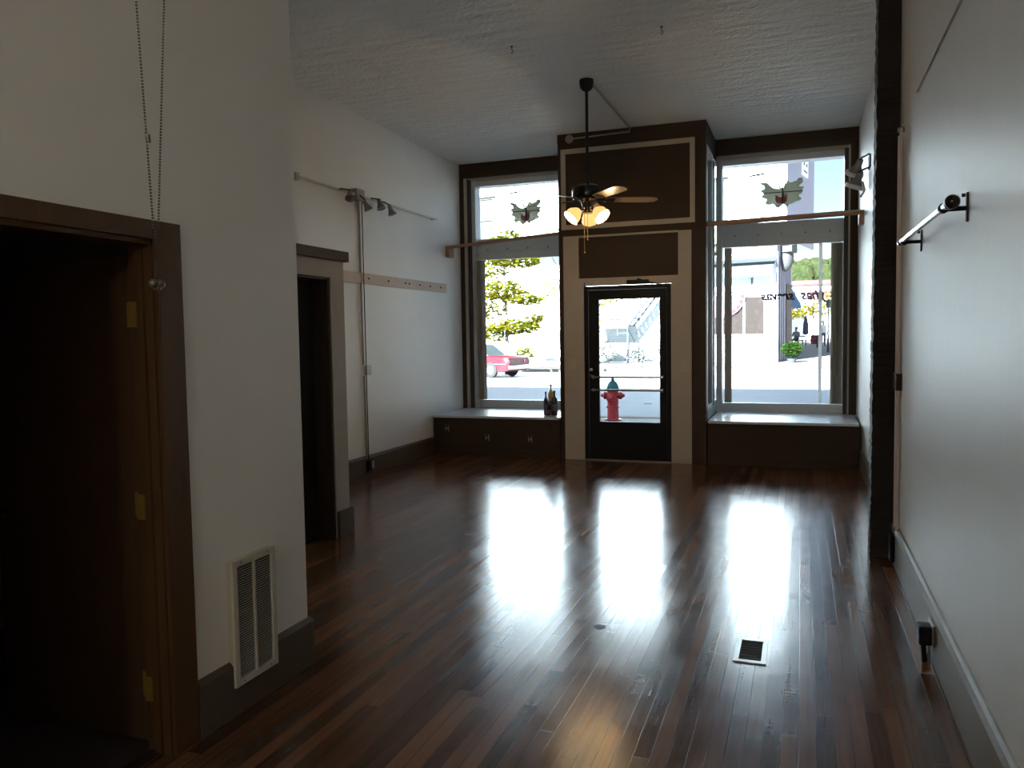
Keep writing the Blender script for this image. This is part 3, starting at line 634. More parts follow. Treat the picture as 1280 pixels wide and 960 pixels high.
# conduit down left wall
cw = thing('wall_conduit', (XL, 7.61, 0), 'thin grey conduit dropping from the track light to the floor outlet', 'conduit')
MB().tube([(XL+.014, 7.60, tz-.03), (XL+.014, 7.61, 1.22)], .011, 10).build('upper_pipe', 'conduit', cw, smooth=True)
MB().tube([(XL+.014, 7.62, 1.10), (XL+.014, 7.64, .14)], .011, 10).build('lower_pipe', 'conduit', cw, smooth=True)
MB().tube([(XL+.03, 7.635, tz-.03), (XL+.03, 7.645, .14)], .005, 8).build('black_cable', 'black', cw, smooth=True)
tag(MB().box((XL, 7.64, 1.105), (XL+.04, 7.735, 1.215), bev=.004).box((XL+.04, 7.68, 1.13), (XL+.043, 7.70, 1.15)).build('junction_box', 'plate'), 'ivory outlet box halfway down the wall conduit', 'outlet')
fo = thing('floor_outlet', (XL+.03, 7.66, .02), 'black cable and dark outlet box on the baseboard below the wall conduit', 'outlet')
MB().box((XL+.026, 7.60, .06), (XL+.06, 7.70, .17), bev=.004).build('box', 'black', fo)
MB().box((XL+.06, 7.655, .075), (XL+.066, 7.70, .16)).build('cover', 'plate_g', fo)

# pine peg strip with nail heads
ps = thing('peg_strip', (XL, 8.4, 2.17), 'unpainted pine strip with small pegs screwed along the pale long wall', 'coat rail')
MB().box((XL+.001, CY+.1, 2.105), (XL+.02, 9.81, 2.222), bev=.002).build('board', 'rawwood', ps)
for i, y in enumerate((6.95, 7.75, 8.20, 8.62, 8.72, 9.00, 9.30, 9.62)):
    MB().tube([(XL+.02, y, 2.165), (XL+.034, y, 2.165)], .009, 10).build('peg', 'iron', ps)


# ------------------------------------------------------------------ right side
# rough black pier
bm = bmesh.new()
def pier(x0, x1, y0, y1, z0, z1):
    n = 170; rnd = random.Random(3); prev = None
    for i in range(n+1):
        z = z0+(z1-z0)*i/n; k = .022
        l = (rnd.random()-.5)*k*.35; r_ = (rnd.random()-.3)*k*1.6
        off = .004*z
        ring = [bm.verts.new(p) for p in ((x0+l+off, y0+(rnd.random()-.5)*k*.6, z), (x1+r_, y0+(rnd.random()-.5)*k*.6, z), (x1+r_*.5, y1, z), (x0+l*.8+off, y1+(rnd.random()-.5)*k, z))]
        if prev:
            for j in range(4): bm.faces.new((prev[j], prev[(j+1)%4], ring[(j+1)%4], ring[j]))
        else: bm.faces.new(ring[::-1])
        prev = ring
    bm.faces.new(prev)
pier(.440, .600, 5.71, 5.90, 0, H)
m_ = MB(); m_.bm.free(); m_.bm = bm
tag(m_.build('pillar', 'rough'), 'rough black full-height pier standing out from the smooth side wall', 'pillar', None, 'structure')

# twin conduits behind the pier's near side
rc = thing('pipe_pair', (XR-.03, 5.45, .2), 'pair of pale vertical pipes with a brown clamp beside the black pier', 'pipes')
MB().tube([(XR-.014, 5.47, .24), (XR-.016, 5.50, 2.72), (XR-.004, 5.50, 2.765)], .010, 10).build('pipe', 'pipewhite', rc, smooth=True)
MB().tube([(XR-.014, 5.585, .24), (XR-.014, 5.60, 2.72)], .011, 10).build('pipe', 'pipewhite', rc, smooth=True)
c_ = MB().box((XR-.034, 5.44, 1.13), (XR-.001, 5.63, 1.235), bev=.004).build('clamp', 'brown', rc); c_['label'] = 'brown clamp box'
MB().lathe([(.02, 0), (.022, .02), (.014, .03), (.001, .032)], (XR-.016, 5.50, 2.72), 14).build('elbow', 'chrome', rc, smooth=True)
bo = MB().box((XR-.05, 5.50, .03), (XR-.022, 5.64, .20), bev=.01).build('base_box', 'black', rc); bo['label'] = 'black box at the foot'

# black rail with ball end
rr = thing('wall_rail', (XR, 3.48, 1.98), 'black and steel rod with a ball end held off the smooth side wall by brackets', 'rail')
MB().tube([(.505, 3.30, 1.962), (.500, 4.74, 1.975)], .0125, 14).build('bar', 'steel', rr, smooth=True)
MB().ball((.505, 3.235, 1.957), .026, 3).build('ball_end', 'blackgloss', rr, smooth=True)
MB().lathe([(.016, 0), (.022, .01), (.022, .03), (.016, .04)], (.505, 3.265, 1.958), 18, Matrix.Rotation(-pi/2, 4, 'X')).build('collar', 'blackgloss', rr, smooth=True)
MB().tube([(.50, 4.74, 1.975), (.50, 4.765, 1.975)], .018, 14).build('end_cap', 'blackgloss', rr, smooth=True)
for y, z in ((3.44, 1.963), (4.66, 1.968)):
    b = MB().tube([(.507, y, z-.004), (XR-.005, y, z-.004)], .009, 10).tube([(.507, y-.012, z), (.507, y+.012, z)], .019, 14).build('bracket', 'black', rr, smooth=True)
    MB().box((XR-.007, y-.012, z-.055), (XR, y+.012, z+.055), bev=.003).tube([(XR-.01, y, z+.045), (XR-.022, y, z+.045)], .007, 8).build('wall_plate', 'black', b)
# diagonal-looking strip high on the wall
tag(MB().box((XR-.012, 2.2, 2.79), (XR, 4.89, 2.83), bev=.003).build('picture_rail', M_['wall_r']), 'thin painted ledge strip high on the smooth side wall', 'ledge')
# plug at baseboard
pl = thing('wall_outlet', (XR-.022, 3.98, .15), 'black plug adapter with a hanging cord on the tall baseboard', 'outlet')
MB().box((XR-.030, 3.90, .085), (XR-.022, 4.03, .185), bev=.003).build('plate', 'chrome', pl)
MB().box((XR-.085, 3.905, .09), (XR-.030, 3.985, .175), bev=.010).build('plug_adapter', 'black', pl)
MB().tube([(XR-.06, 3.95, .10), (XR-.058, 3.945, .05), (XR-.055, 3.945, .004)], .011, 8).build('cord', 'black', pl, smooth=True)
MB().tube([(XR-.034, 3.97, .10), (XR-.032, 3.965, .004)], .006, 8).build('grey_cord', 'chrome', pl, smooth=True)

# spotlights on right wall near window
sp = thing('wall_spotlights', (XR2, 9.0, 3.12), 'cluster of two pale spotlights on the side wall beside the right-hand display window', 'spotlight')
MB().box((XR2-.012, 8.55, 3.10), (XR2, 8.75, 3.22)).build('mount', 'black', sp)
for (y, z, ang) in ((8.98, 3.17, 25), (8.95, 3.04, 15)):
    o = Vector((XR2-.10, y, z)); mt = Matrix.Rotation(R(ang), 4, 'X') @ Matrix.Rotation(R(20), 4, 'Y')
    h = MB().lathe([(.02, .10), (.032, .09), (.036, .03), (.060, -.02), (.082, -.055), (.086, -.075), (.080, -.076), (.04, -.04)], o, 22, mt).build('spotlight_head', 'chrome', sp, smooth=True)
    MB().lathe([(.088, -.04), (.092, -.05), (.092, -.08), (.086, -.082)], o, 22, mt).build('rim', 'white', h, smooth=True)
    MB().tube([o+Vector((0, 0, .07)), (XR2-.06, y-.12, z+.08), (XR2-.01, 8.66, z+.07)], .010, 8).build('arm', 'black', h, smooth=True)
MB().tube([(XR2-.05, 8.93, 3.02), (XR2-.03, 8.90, 2.93), (XR2-.07, 8.88, 2.86)], .012, 8).build('lower_arm', 'conduit_w', sp, smooth=True)

# floor register
fr = thing('floor_register', (-.213, 3.83, 0), 'small dark square floor register with a pale metal rim', 'vent')
MB().box((-.285, 3.69, 0), (-.262, 3.985, .006)).box((-.163, 3.69, 0), (-.140, 3.985, .006)).box((-.262, 3.69, 0), (-.163, 3.715, .006)).box((-.262, 3.96, 0), (-.163, 3.985, .006)).build('rim', 'chrome', fr)
MB().box((-.262, 3.715, .0), (-.163, 3.96, .0015)).build('duct_opening', 'ventdark', fr)
gb = MB()
for i in range(7): gb.box((-.262, 3.735+i*.034, .0015), (-.163, 3.741+i*.034, .0045))
gb.build('grille', 'brown', fr)
for x, y, lab in ((-.97, 3.93, 'worn plugged hole in the floorboards toward the middle of the room'),):
    tag(MB().lathe([(.035, 0), (.032, .0015), (.001, .0015)], (x, y, 0), 20).build('floor_plug', 'iron'), lab, 'floor plug')

# bead chain near camera
bc = thing('bead_chain', (-1.2, 1.3, 2.2), 'looped metal bead pull chain hanging close to the viewer before the near wall', 'pull chain')
from_px = lambda *p: p
pA = Vector((-1.2, 1.229, 2.145)); pB = Vector((-1.2, 1.301, 2.175)); pJ = Vector((-1.2, 1.255, 1.72)); pE = Vector((-1.2, 1.252, 1.618))
M_['bead'] = mat('dull_bronze_beads', (.14, .12, .10), .35, metal=.7)
for top, tt in ((pA, Vector((-1.2, 1.16, H))), (pB, Vector((-1.2, 1.34, H)))):
    b = MB()
    pts = []
    L = [(tt, top), (top, pJ+Vector((0, .006 if tt.y > 1.25 else -.006, 0))), (pJ, pE)]
    for a, c in L:
        n = max(1, int((c-a).length/.0060))
        for i in range(n): pts.append(a.lerp(c, i/n))
    for p in pts: b.ball(p, .0026, 1)
    b.build('strand', 'bead', bc, smooth=True)
MB().tube([(-1.2, 1.2435, 1.905), (-1.2, 1.2455, 1.89)], .0045, 8).build('connector', 'bead', bc)
MB().ball(pE-Vector((0, .008, .002)), .010, 2).ball(pE+Vector((0, .008, -.002)), .010, 2).ball(pE-Vector((0, 0, .010)), .008, 2).build('weight', 'bead', bc, smooth=True)

# added fill lamp behind the viewer, brightens the near walls and ceiling
bl = thing('fill_lamp', (-.9, -2.6, H), 'added globe fill lamp, unseen in the rear part of the room', 'lamp')
MB().lathe([(.06, 0), (.06, -.02), (.02, -.03)], (-.9, -2.6, H), 24).build('canopy', 'steel', bl, smooth=True)
MB().tube([(-.9, -2.6, H-.02), (-.9, -2.6, 2.62)], .006, 8).build('cord', 'black', bl)
M_['fillglow'] = mat('fill_globe_glow', (1, .95, .85), .4, emit=(1, .91, .80), estr=FILL)
MB().ball((-.9, -2.6, 2.5), .15, 3).build('globe', 'fillglow', bl, smooth=True)

# ------------------------------------------------------------------ outdoors
# ground pieces
struct('trim_street_kerb', MB().box((-45, 15.1, -.25), (30, 15.35, -.075)), 'concrete', 'pale kerb of the near sidewalk', 'kerb')
struct('sidewalk', MB().box((-45, 10.76, -.3), (30, 15.1, -.09)), 'concrete', 'near sidewalk under the hydrant', 'sidewalk')
struct('entry_step', MB().box((BX0-.05, YF+.12, -.3), (BX1+.05, 10.9, -.02)), 'concrete', 'concrete floor of the entry recess behind the door', 'floor')
struct('street', MB().box((-70, 15.3, -.4), (50, 36.6, -.2)), 'asphalt', 'grey asphalt street', 'street')
def slab(mb, x0, x1, prof, zb):
    for (ya, za), (yb, zb_) in zip(prof[:-1], prof[1:]):
        mb.quad([(x0, ya, za), (x1, ya, za), (x1, yb, zb_), (x0, yb, zb_)])
    return mb
struct('plaza', slab(MB(), -70, 60, [(36.6, -.2), (36.61, -.06), (40.5, .08), (48, .25), (60, .62), (75, .90), (150, 2.2), (400, 6)], 0), 'concrete', 'paved plaza rising beyond the street', 'ground')
struct('trim_brick_band', slab(MB(), -70, 60, [(36.9, -.045), (38.0, -.005)], 0), 'paver', 'pinkish brick band along the far kerb', 'paving')
tag(MB().lathe([(.11, 0), (.10, .012), (.001, .014)], (-3.55, 19.6, -.2), 20).build('street_cover', 'iron'), 'small dark round cover in the asphalt', 'manhole cover')

# hydrant
hx, hy, hz = -3.30, 14.6, -.09
hd = thing('fire_hydrant', (hx, hy, hz), 'red fire hydrant with a dark teal bonnet seen through the door glass', 'fire hydrant')
MB().lathe([(.155, 0), (.155, .03), (.12, .035), (.11, .06), (.105, .24), (.125, .245), (.125, .275), (.105, .28), (.105, .55), (.125, .555), (.125, .575), (.10, .58)], (hx, hy, hz), 24).build('barrel', 'red', hd, smooth=True)
b_ = MB().lathe([(.118, .575), (.12, .60), (.105, .66), (.07, .72), (.035, .745), (.028, .79), (.001, .795)], (hx, hy, hz), 24).build('bonnet', 'teal', hd, smooth=True); b_['label'] = 'dark teal cap'
for s in (-1, 1):
    MB().lathe([(.062, .08), (.062, .13), (.072, .132), (.072, .16), (.045, .18), (.025, .225), (.001, .228)], (hx, hy, hz+.47), 18, Matrix.Rotation(s*pi/2, 4, 'Y')).build('side_nozzle', 'red', hd, smooth=True)
MB().lathe([(.075, .08), (.075, .13), (.088, .132), (.088, .165), (.03, .19), (.001, .2)], (hx, hy, hz+.43), 20, Matrix.Rotation(pi/2, 4, 'X')).build('front_nozzle', 'red', hd, smooth=True)

# ---- white building frame: origin corner, t leftwards along the facade, q depth behind it
BA = R(12); BP = Vector((-1.05, 40.5, 0)); BD = Vector((-cos(BA), sin(BA), 0)); BN = Vector((sin(BA), cos(BA), 0))
BM = Matrix(((-BD.x, BN.x, 0, BP.x), (-BD.y, BN.y, 0, BP.y), (0, 0, 1, 0), (0, 0, 0, 1)))   # local x = -t, y = depth, z
def bb(mb, t0, t1, q0, q1, z0, z1): return mb.box((-t0, q0, z0), (-t1, q1, z1))
bld = bpy.data.objects.new('white_building', None); C.objects.link(bld); bld.matrix_world = BM
tag(bld, 'two-storey white painted brick building with a shopfront across the street', 'building')
mb = MB(); bb(mb, .08, 32, 0, 2.9, -.6, 5.95); mb.build('ground_floor_wall', 'whitebrick', bld)
mb = MB(); bb(mb, -.37, 32, 0, 6.2, 5.95, 14.5); mb.build('upper_wall', 'whitebrick', bld)
mb = MB(); bb(mb, .075, -.0, .05, 2.9, -.3, 5.9); mb.build('side_wall', 'shadelilac', bld)  # thin lilac skin carries the painted shade over the brick
mb = MB(); bb(mb, -.375, -.40, .05, 6.2, 5.95, 14.5); mb.build('upper_side_wall', 'shadelilac', bld)
mb = MB(); mb.box((.375, 3.0, 9.5), (.46, 4.4, 10.4)); vb_ = mb.build('vent_box', 'whitepaint', bld)
for yy in (3.3, 3.9):
    MB().box((.46, yy, 10.0), (.47, yy+.25, 10.15)).build('vent_hole', 'darkstripe', vb_)
MB().box((.46, 3.3, 9.68), (.47, 4.15, 9.76)).build('vent_slot', 'darkstripe', vb_)
mb = MB(); mb.ball((.15, .9, 5.2), .42, 3, (.9, 1, 1.7)); bb(mb, -.1, -.55, .4, 1.5, 5.4, 6.1)
o = mb.build('carved_bracket', 'greystone', bld); o['label'] = 'weathered grey carved corner bracket'
mb = MB(); bb(mb, .0, 4.6, -.12, 0, 5.45, 5.95); bb(mb, .0, 4.6, -.20, 0, 5.86, 5.98); mb.build('cornice', 'creamband', bld)
# striped awning valance and canvas
aw = MB(); aw.prism([(0, 5.38), (-1.0, 5.08), (-1.0, 5.05), (0, 5.33)], 0)if False else None
mb = MB()
mb.quad([(-.10, -.02, 5.38), (-4.6, -.02, 5.38), (-4.6, -.75, 5.30), (-.10, -.75, 5.30)]).quad([(-.10, -.75, 5.30), (-4.6, -.75, 5.30), (-4.6, -.76, 5.08), (-.10, -.76, 5.08)])
a_ = mb.build('striped_valance', 'whitepaint', bld)
mb = MB()
for i in range(17): mb.box((-4.5+.27*i, -.775, 5.10), (-4.5+.27*i+.12, -.765, 5.27))
mb.build('stripes', 'darkstripe', a_)
mb = MB(); n = 30
mb.quad([(-.10, -.02, 4.95), (-4.6, -.02, 4.95), (-4.6, -.62, 4.62), (-.10, -.62, 4.62)])
for i in range(n):
    x0 = -4.6+4.5*i/n; x1 = -4.6+4.5*(i+1)/n
    mb.quad([(x0, -.62, 4.62), (x1, -.62, 4.62), (x1, -.63, 4.30), ((x0+x1)/2, -.63, 4.20), (x0, -.63, 4.30)])
mb.build('scalloped_awning', 'greyawn', bld)
mb = MB(); mb.box((-1.26, -.06, 3.6), (-1.20, 0, 4.2)); mb.build('hanging_pipe', 'iron', bld)
mb = MB(); mb.box((-4.5, -.05, 3.50), (-.47, 0, 3.58)); mb.box((-4.5, -.05, 1.30), (-.10, 0, 1.38)); mb.box((-4.5, -.06, .62), (-.08, 0, .68)); mb.build('moulding', 'creamband', bld)
mb = MB(); mb.box((-4.2, -.06, 1.44), (-.58, .0, 3.28)); wn_ = mb.build('window', 'brownwin', bld); wn_['label'] = 'brown shop window'
mb = MB()
for x in (-.58, -1.6, -2.7, -3.8): mb.box((x-.05, -.09, 1.40), (x+.05, -.06, 3.30))
mb.box((-4.2, -.09, 1.36), (-.53, -.06, 1.46)); mb.build('window_frame', 'whitepaint', wn_)
# bunting swag (half rosette)
mb = MB(); prev = None; cx0, cz0, r0_ = -2.75, 3.40, 1.25; pts = []
N_ = 22
for i in range(N_): 
    a0 = pi+pi*i/N_; a1 = pi+pi*(i+1)/N_
    mb.quad([(cx0, -.12, cz0), (cx0+r0_*cos(a0), -.16+.03*(i%2), cz0+.9*r0_*sin(a0)), (cx0+r0_*cos(a1), -.16+.03*((i+1)%2), cz0+.9*r0_*sin(a1))])
sw = mb.build('bunting', 'swag', bld, recalc=False)
mb = MB()
for i in range(N_):
    a0 = pi+pi*i/N_; a1 = pi+pi*(i+1)/N_
    q = lambda a, k, j: (cx0+k*r0_*cos(a), -.185+.03*(j%2), cz0+.9*k*r0_*sin(a))
    mb.quad([q(a0, .82, i), q(a1, .82, i+1), q(a1, .92, i+1), q(a0, .92, i)])
mb.build('red_stripe', 'swagred', sw, recalc=False)
mb = MB(); mb.box((-4.6, -.35, -.3), (.03, .0, .30)); mb.box((-4.6, -.5, -.3), (.10, -.35, .14)); mb.build('stone_ledge', 'whitepaint', bld)
mb = MB(); mb.tube([(-.02, -.05, .2), (-.02, -.05, 5.4)], .05, 10); mb.build('drainpipe', 'shadelilac', bld, smooth=True)
mb = MB()
for i in range(6): mb.box((.0, .3+.42*i, .1), (.03, .36+.42*i, 5.2))
mb.build('side_batten', 'iron', bld)
mb = MB(); mb.box((.0, 1.6, .3), (.05, 2.75, 3.9)); o = mb.build('side_door', 'swag', bld)
# upper windows
for (t0, t1, z0, z1) in ((16.2, 17.25, 7.15, 9.6), (2.52, 3.4, 7.0, 9.1), (20.2, 21.25, 7.15, 9.6)):
    mb = MB(); mb.box((-t1, -.01, z0), (-t0, .01, z1)); wn_ = mb.build('window', 'bluewin', bld)
    mb = MB(); frame_bars(mb, -t1-.06, -t0+.06, z0-.06, z1+.06, .10, -.01, .05); mb.box((-t1, -.06, (z0+z1)/2-.05), (-t0, -.01, (z0+z1)/2+.03)); mb.build('window_sash', 'creamband', wn_)
    mb = MB(); mb.box((-t1-.12, -.14, z1+.06), (-t0+.12, -.0, z1+.14)); mb.build('lintel_cap', 'greystone', wn_)
# fire escape
fe = bpy.data.objects.new('fire_escape', None); C.objects.link(fe); fe.matrix_world = BM
tag(fe, 'grey iron fire escape on the white brick building, seen above the shrub shadows', 'fire escape')
def landing(t0, t1, z, hgt=1.0):
    mb = MB(); mb.box((-t1, -1.1, z), (-t0, -.05, z+.07)); mb.box((-t1, -1.12, z-.12), (-t0, -1.06, z))
    o = mb.build('landing', 'iron', fe)
    mb = MB()
    for zz in (z+hgt*.5, z+hgt): mb.box((-t1, -1.12, zz), (-t0, -1.07, zz+.05))
    n = max(3, int((t1-t0)/.35))
    for i in range(n+1):
        x = -t1+(t1-t0)*i/n; mb.box((x-.02, -1.11, z), (x+.02, -1.07, z+hgt))
    mb.box((-t1, -1.1, z+hgt), (-t1+.05, -.05, z+hgt+.05)); mb.build('railing', 'iron', o)
    mb = MB()
    for x in (-t1+.1, -t0-.1): mb.tube([(x, -1.05, z), (x, -.05, z-.8)], .03, 6)
    mb.build('support', 'iron', o)
def flight(t0, z0, t1, z1):
    mb = MB(); L_ = Vector((t1-t0, 0, z1-z0)).length
    for y in (-1.05, -.35): mb.tube([(-t0, y, z0), (-t1, y, z1)], .06, 6)
    o = mb.build('stair_stringer', 'iron', fe)
    mb = MB(); n = int(abs(z1-z0)/.24)
    for i in range(n): 
        k = (i+.5)/n; x = -(t0+(t1-t0)*k); z = z0+(z1-z0)*k; mb.box((x-.12, -1.05, z), (x+.12, -.35, z+.03))
    mb.build('tread', 'iron', o).__setitem__('kind', 'stuff')
    mb = MB()
    for y in (-1.08, -.32):
        mb.tube([(-t0, y, z0+.95), (-t1, y, z1+.95)], .03, 6); mb.tube([(-t0, y, z0+.5), (-t1, y, z1+.5)], .02, 6)
        for i in range(0, n, 2):
            k = (i+.5)/n; x = -(t0+(t1-t0)*k); z = z0+(z1-z0)*k; mb.tube([(x, y, z), (x, y, z+.95)], .02, 5)
    mb.build('stair_rail', 'iron', o)
landing(7.3, 9.2, 1.97, 1.1); flight(7.3, 2.0, 4.3, 5.6); landing(2.9, 4.3, 5.5); flight(4.3, 5.6, 12.2, 7.0) if False else None
landing(12.0, 13.9, 6.35, .95); flight(4.3, 5.55, 11.9, 6.4) if False else None
mb = MB(); mb.tube([(-7.35, -1.05, 2.0), (-7.35, -1.05, -.1)], .05, 6); mb.tube([(-7.9, -1.05, 2.0), (-7.9, -1.05, 1.45)], .05, 6); mb.tube([(-7.35, -1.05, 1.6), (-7.9, -1.05, 1.6)], .03, 6); mb.build('ladder', 'iron', fe)

# trees
def tree(name, base, h, trunk_r, blobs, m, label, n_leaf, lsz, group=None, tk=None):
    t = thing(name, base, label, 'tree', group)
    x, y, z = base; rnd = random.Random(int(h*100))
    tb = MB(); tb.tube([(x, y, z), (x+.05, y, z+h*.35), (x-.04, y, z+h*.7), (x, y, z+h)], [trunk_r, trunk_r*.8, trunk_r*.55, trunk_r*.15], 10)
    for (bx, by, bz, rx, rz) in blobs:
        zz = max(z+h*.25, bz-rz*.8-.3); zz = min(zz, z+h*.9)
        tb.tube([(x, y, zz), (x*.5+bx*.5, y*.5+by*.5, zz*.4+bz*.6), (bx, by, bz)], [trunk_r*.35, trunk_r*.22, trunk_r*.08], 6)
    tb.build('trunk', 'bark', t, smooth=True)
    b = MB(); tot = sum(q[3]**2 for q in blobs)
    for (bx, by, bz, rx, rz) in blobs:
        for i in range(int(n_leaf*rx*rx/tot)):
            while True:
                v = Vector((rnd.uniform(-1, 1), rnd.uniform(-1, 1), rnd.uniform(-1, 1)))
                if .15 < v.length < 1: break
            p = Vector((bx+v.x*rx, by+v.y*rx*.8, bz+v.z*rz)); s = lsz*rnd.uniform(.6, 1.3)
            e = Matrix.Rotation(rnd.uniform(0, 6.3), 3, 'Z') @ Matrix.Rotation(rnd.uniform(-1, 1.2), 3, 'X')
            b.quad([p+e @ Vector(q)*s for q in ((-1, 0, 0), (0, -.55, .1), (1, 0, 0), (0, .55, .1))])
    tag(b.build('foliage', m, t, recalc=False), kind='stuff')
    return t
tree('street_tree', (-12.6, 34, -.2), 6.4, .10, [(-12.9, 34, 5.4, 1.0, .7), (-12.0, 33.8, 4.9, 1.2, .35), (-13.4, 34.2, 4.5, .9, .6), (-12.7, 34, 3.6, 1.2, .45), (-11.6, 33.9, 3.15, .9, .25), (-13.5, 34, 2.9, 1.0, .6), (-12.2, 34, 1.95, 1.3, .35), (-13.3, 34, 1.7, .9, .4), (-11.2, 34, 2.3, .5, .2), (-12.4, 34, 5.9, .7, .4), (-11.7, 34, .75, .5, .25)], 'yleaf', 'slim street tree with yellow-green leaves behind the red car', 5200, .115)
tree('street_tree', (-9.5, 34.5, -.2), 7.2, .09, [(-8.3, 34.3, 3.2, 1.1, .45), (-8.8, 34.5, 2.2, .7, .7), (-7.2, 34.4, 3.3, .9, .35), (-8.9, 34.5, 4.5, 1.3, .7), (-10.3, 34.5, 3.6, .9, .5), (-9.4, 34.5, 5.8, 1.1, .8)], 'yleaf2', 'golden-yellow street tree before the fire escape', 2000, .10)
tree('street_tree', (-15.9, 36.2, -.2), 7.2, .10, [(-15.3, 36, 6.3, .6, .6), (-16.0, 36.2, 6.5, .7, .5), (-15.6, 36, 4.6, 1.0, .7), (-16.3, 36, 5.4, .7, .5)], 'yleaf2', 'yellow treetop beside the upper sash window', 1000, .11)

# climbing shrubs at the foot of the brick wall (low, pale, half in leaf)
def shrub(name, base, rx, rz, m, label, n, lsz, cat='shrub', pot=None, flat=.5):
    t = thing(name, base, label, cat); rnd = random.Random(n)
    b = MB(); x, y, z = base
    zc = z+(pot or 0)+rz
    for i in range(n):
        while True:
            v = Vector((rnd.uniform(-1, 1), rnd.uniform(-1, 1), rnd.uniform(-1, 1)))
            if v.length < 1: break
        v = v*(.6+.4*rnd.random()); p = Vector((x+v.x*rx, y+v.y*rx*flat, zc+v.z*rz)); s = lsz*rnd.uniform(.6, 1.3)
        e = Matrix.Rotation(rnd.uniform(0, 6.3), 3, 'Z') @ Matrix.Rotation(rnd.uniform(-1.2, 1.2), 3, 'X')
        b.quad([p+e @ Vector(q)*s for q in ((-1, 0, 0), (0, -.3, .1), (1, 0, 0), (0, .3, .1))])
    tag(b.build('foliage', m, t, recalc=False), kind='stuff')
    if pot: MB().lathe([(.16, 0), (.24, pot), (.26, pot), (.20, pot-.03)], base, 18).build('pot', 'iron', t, smooth=True)
    else:
        s = MB()
        for i in range(6): s.tube([(x+.05*i-.12, y, z), (x+(i-2.5)*rx*.25, y, zc)], [.02, .008], 5)
        s.build('stems', 'bark', t)
    return t
M_['paleleaf'] = leaf_mat('pale_silvery_leaves', (0.0660, 0.0792, 0.0759), (0.1122, 0.1254, 0.1188), .3)
for i, (x, y, rx, rz, lab) in enumerate(((-9.75, 41.2, .95, .75, 'pale silvery shrub below the fire escape landing'), (-8.0, 41.0, .8, .55, 'pale silvery low shrub in the middle of the door view'), (-6.3, 40.9, .8, .8, 'pale silvery shrub at the hinge side of the door view'), (-11.6, 41.6, .9, 1.1, 'pale silvery tall shrub right of the red car'))):
    shrub('silver_shrub', (x, y, -.05), rx, rz, 'paleleaf', lab, 900, .085)
shrub('potted_bush', (-.40, 40.3, .07), .56, .42, 'gleaf', 'round bright green potted bush at the corner of the white shop', 2600, .075, 'potted plant', .22, 1)

# red car: side profile lofted across its width
car = thing('car', (-13.4, 32.2, -.2), 'red saloon car parked across the street', 'car')
CM = Matrix.Rotation(R(-14), 4, 'Z')
def prof_body(w):
    return [(-2.35, .30), (-2.38, .62), (-2.2, .80), (-1.1, .90), (.95, .93), (2.05, .90), (2.28, .82), (2.32, .55), (2.28, .30), (1.75, .22), (-1.8, .22)]
def loft(mb, secs, mtx=None):
    rings = [[mb.bm.verts.new(Vector((x, y, z))) for x, z in pr] for y, pr in secs]; n = len(rings[0])
    for i in range(len(rings)-1):
        for j in range(n): mb.bm.faces.new((rings[i][j], rings[i][(j+1)%n], rings[i+1][(j+1)%n], rings[i+1][j]))
    mb.bm.faces.new(rings[0][::-1]); mb.bm.faces.new(rings[-1]); return mb
bp_ = prof_body(1); inn = [(x*.965, .3+(z-.3)*.93) for x, z in bp_]
carroot = bpy.data.objects.new('body_pivot', None); 
def carpart(mb, name, m, parent=car, smooth=True):
    mb.bm.transform(CM)
    bmesh.ops.recalc_face_normals(mb.bm, faces=mb.bm.faces)
    me = bpy.data.meshes.new(name); mb.bm.to_mesh(me); mb.bm.free(); me.materials.append(M_[m])
    if smooth:
        for f in me.polygons: f.use_smooth = True
        me.set_sharp_from_angle(angle=R(40))
    o = bpy.data.objects.new(name, me); C.objects.link(o); o.parent = parent; return o
carpart(loft(MB(), [(-.84, inn), (-.78, bp_), (.78, bp_), (.84, inn)]), 'body', 'carred')
cab = [(-.95, .90), (-.45, 1.32), (.55, 1.36), (1.25, .92)]; cab2 = [(x*.94+.02, z) for x, z in cab]
carpart(loft(MB(), [(-.74, [(-.95, .90), (-.5, 1.0), (.6, 1.0), (1.25, .92)]), (-.66, cab2), (.66, cab2), (.74, [(-.95, .90), (-.5, 1.0), (.6, 1.0), (1.25, .92)])]), 'window', 'carglass')
carpart(MB().box((-.42, -.62, 1.33), (.52, .62, 1.385), bev=.02), 'roof', 'carred')
for x in (-1.45, 1.42):
    for s in (-1, 1):
        wv = carpart(MB().lathe([(.20, -.10), (.31, -.09), (.33, -.05), (.33, .05), (.31, .09), (.20, .10)], (x, s*.78, .33), 24, Matrix.Rotation(pi/2, 4, 'X')), 'wheel', 'tyre')
        carpart(MB().lathe([(.19, -.105), (.15, -.11), (.05, -.115), (.001, -.12)], (x, s*.78, .33), 18, Matrix.Rotation(pi/2*s, 4, 'X')), 'hubcap', 'steel', wv)
carpart(MB().box((2.28, -.80, .36), (2.40, .80, .52), bev=.02), 'rear_bumper', 'chrome')
carpart(MB().box((-2.46, -.80, .34), (-2.34, .80, .50), bev=.02), 'front_bumper', 'chrome')
carpart(MB().box((2.26, -.78, .60), (2.335, -.40, .76)).box((2.26, .40, .60), (2.335, .78, .76)), 'tail_light', 'signred')
carpart(MB().box((-2.2, -.86, .56), (2.2, -.835, .59)), 'side_trim', 'steel')

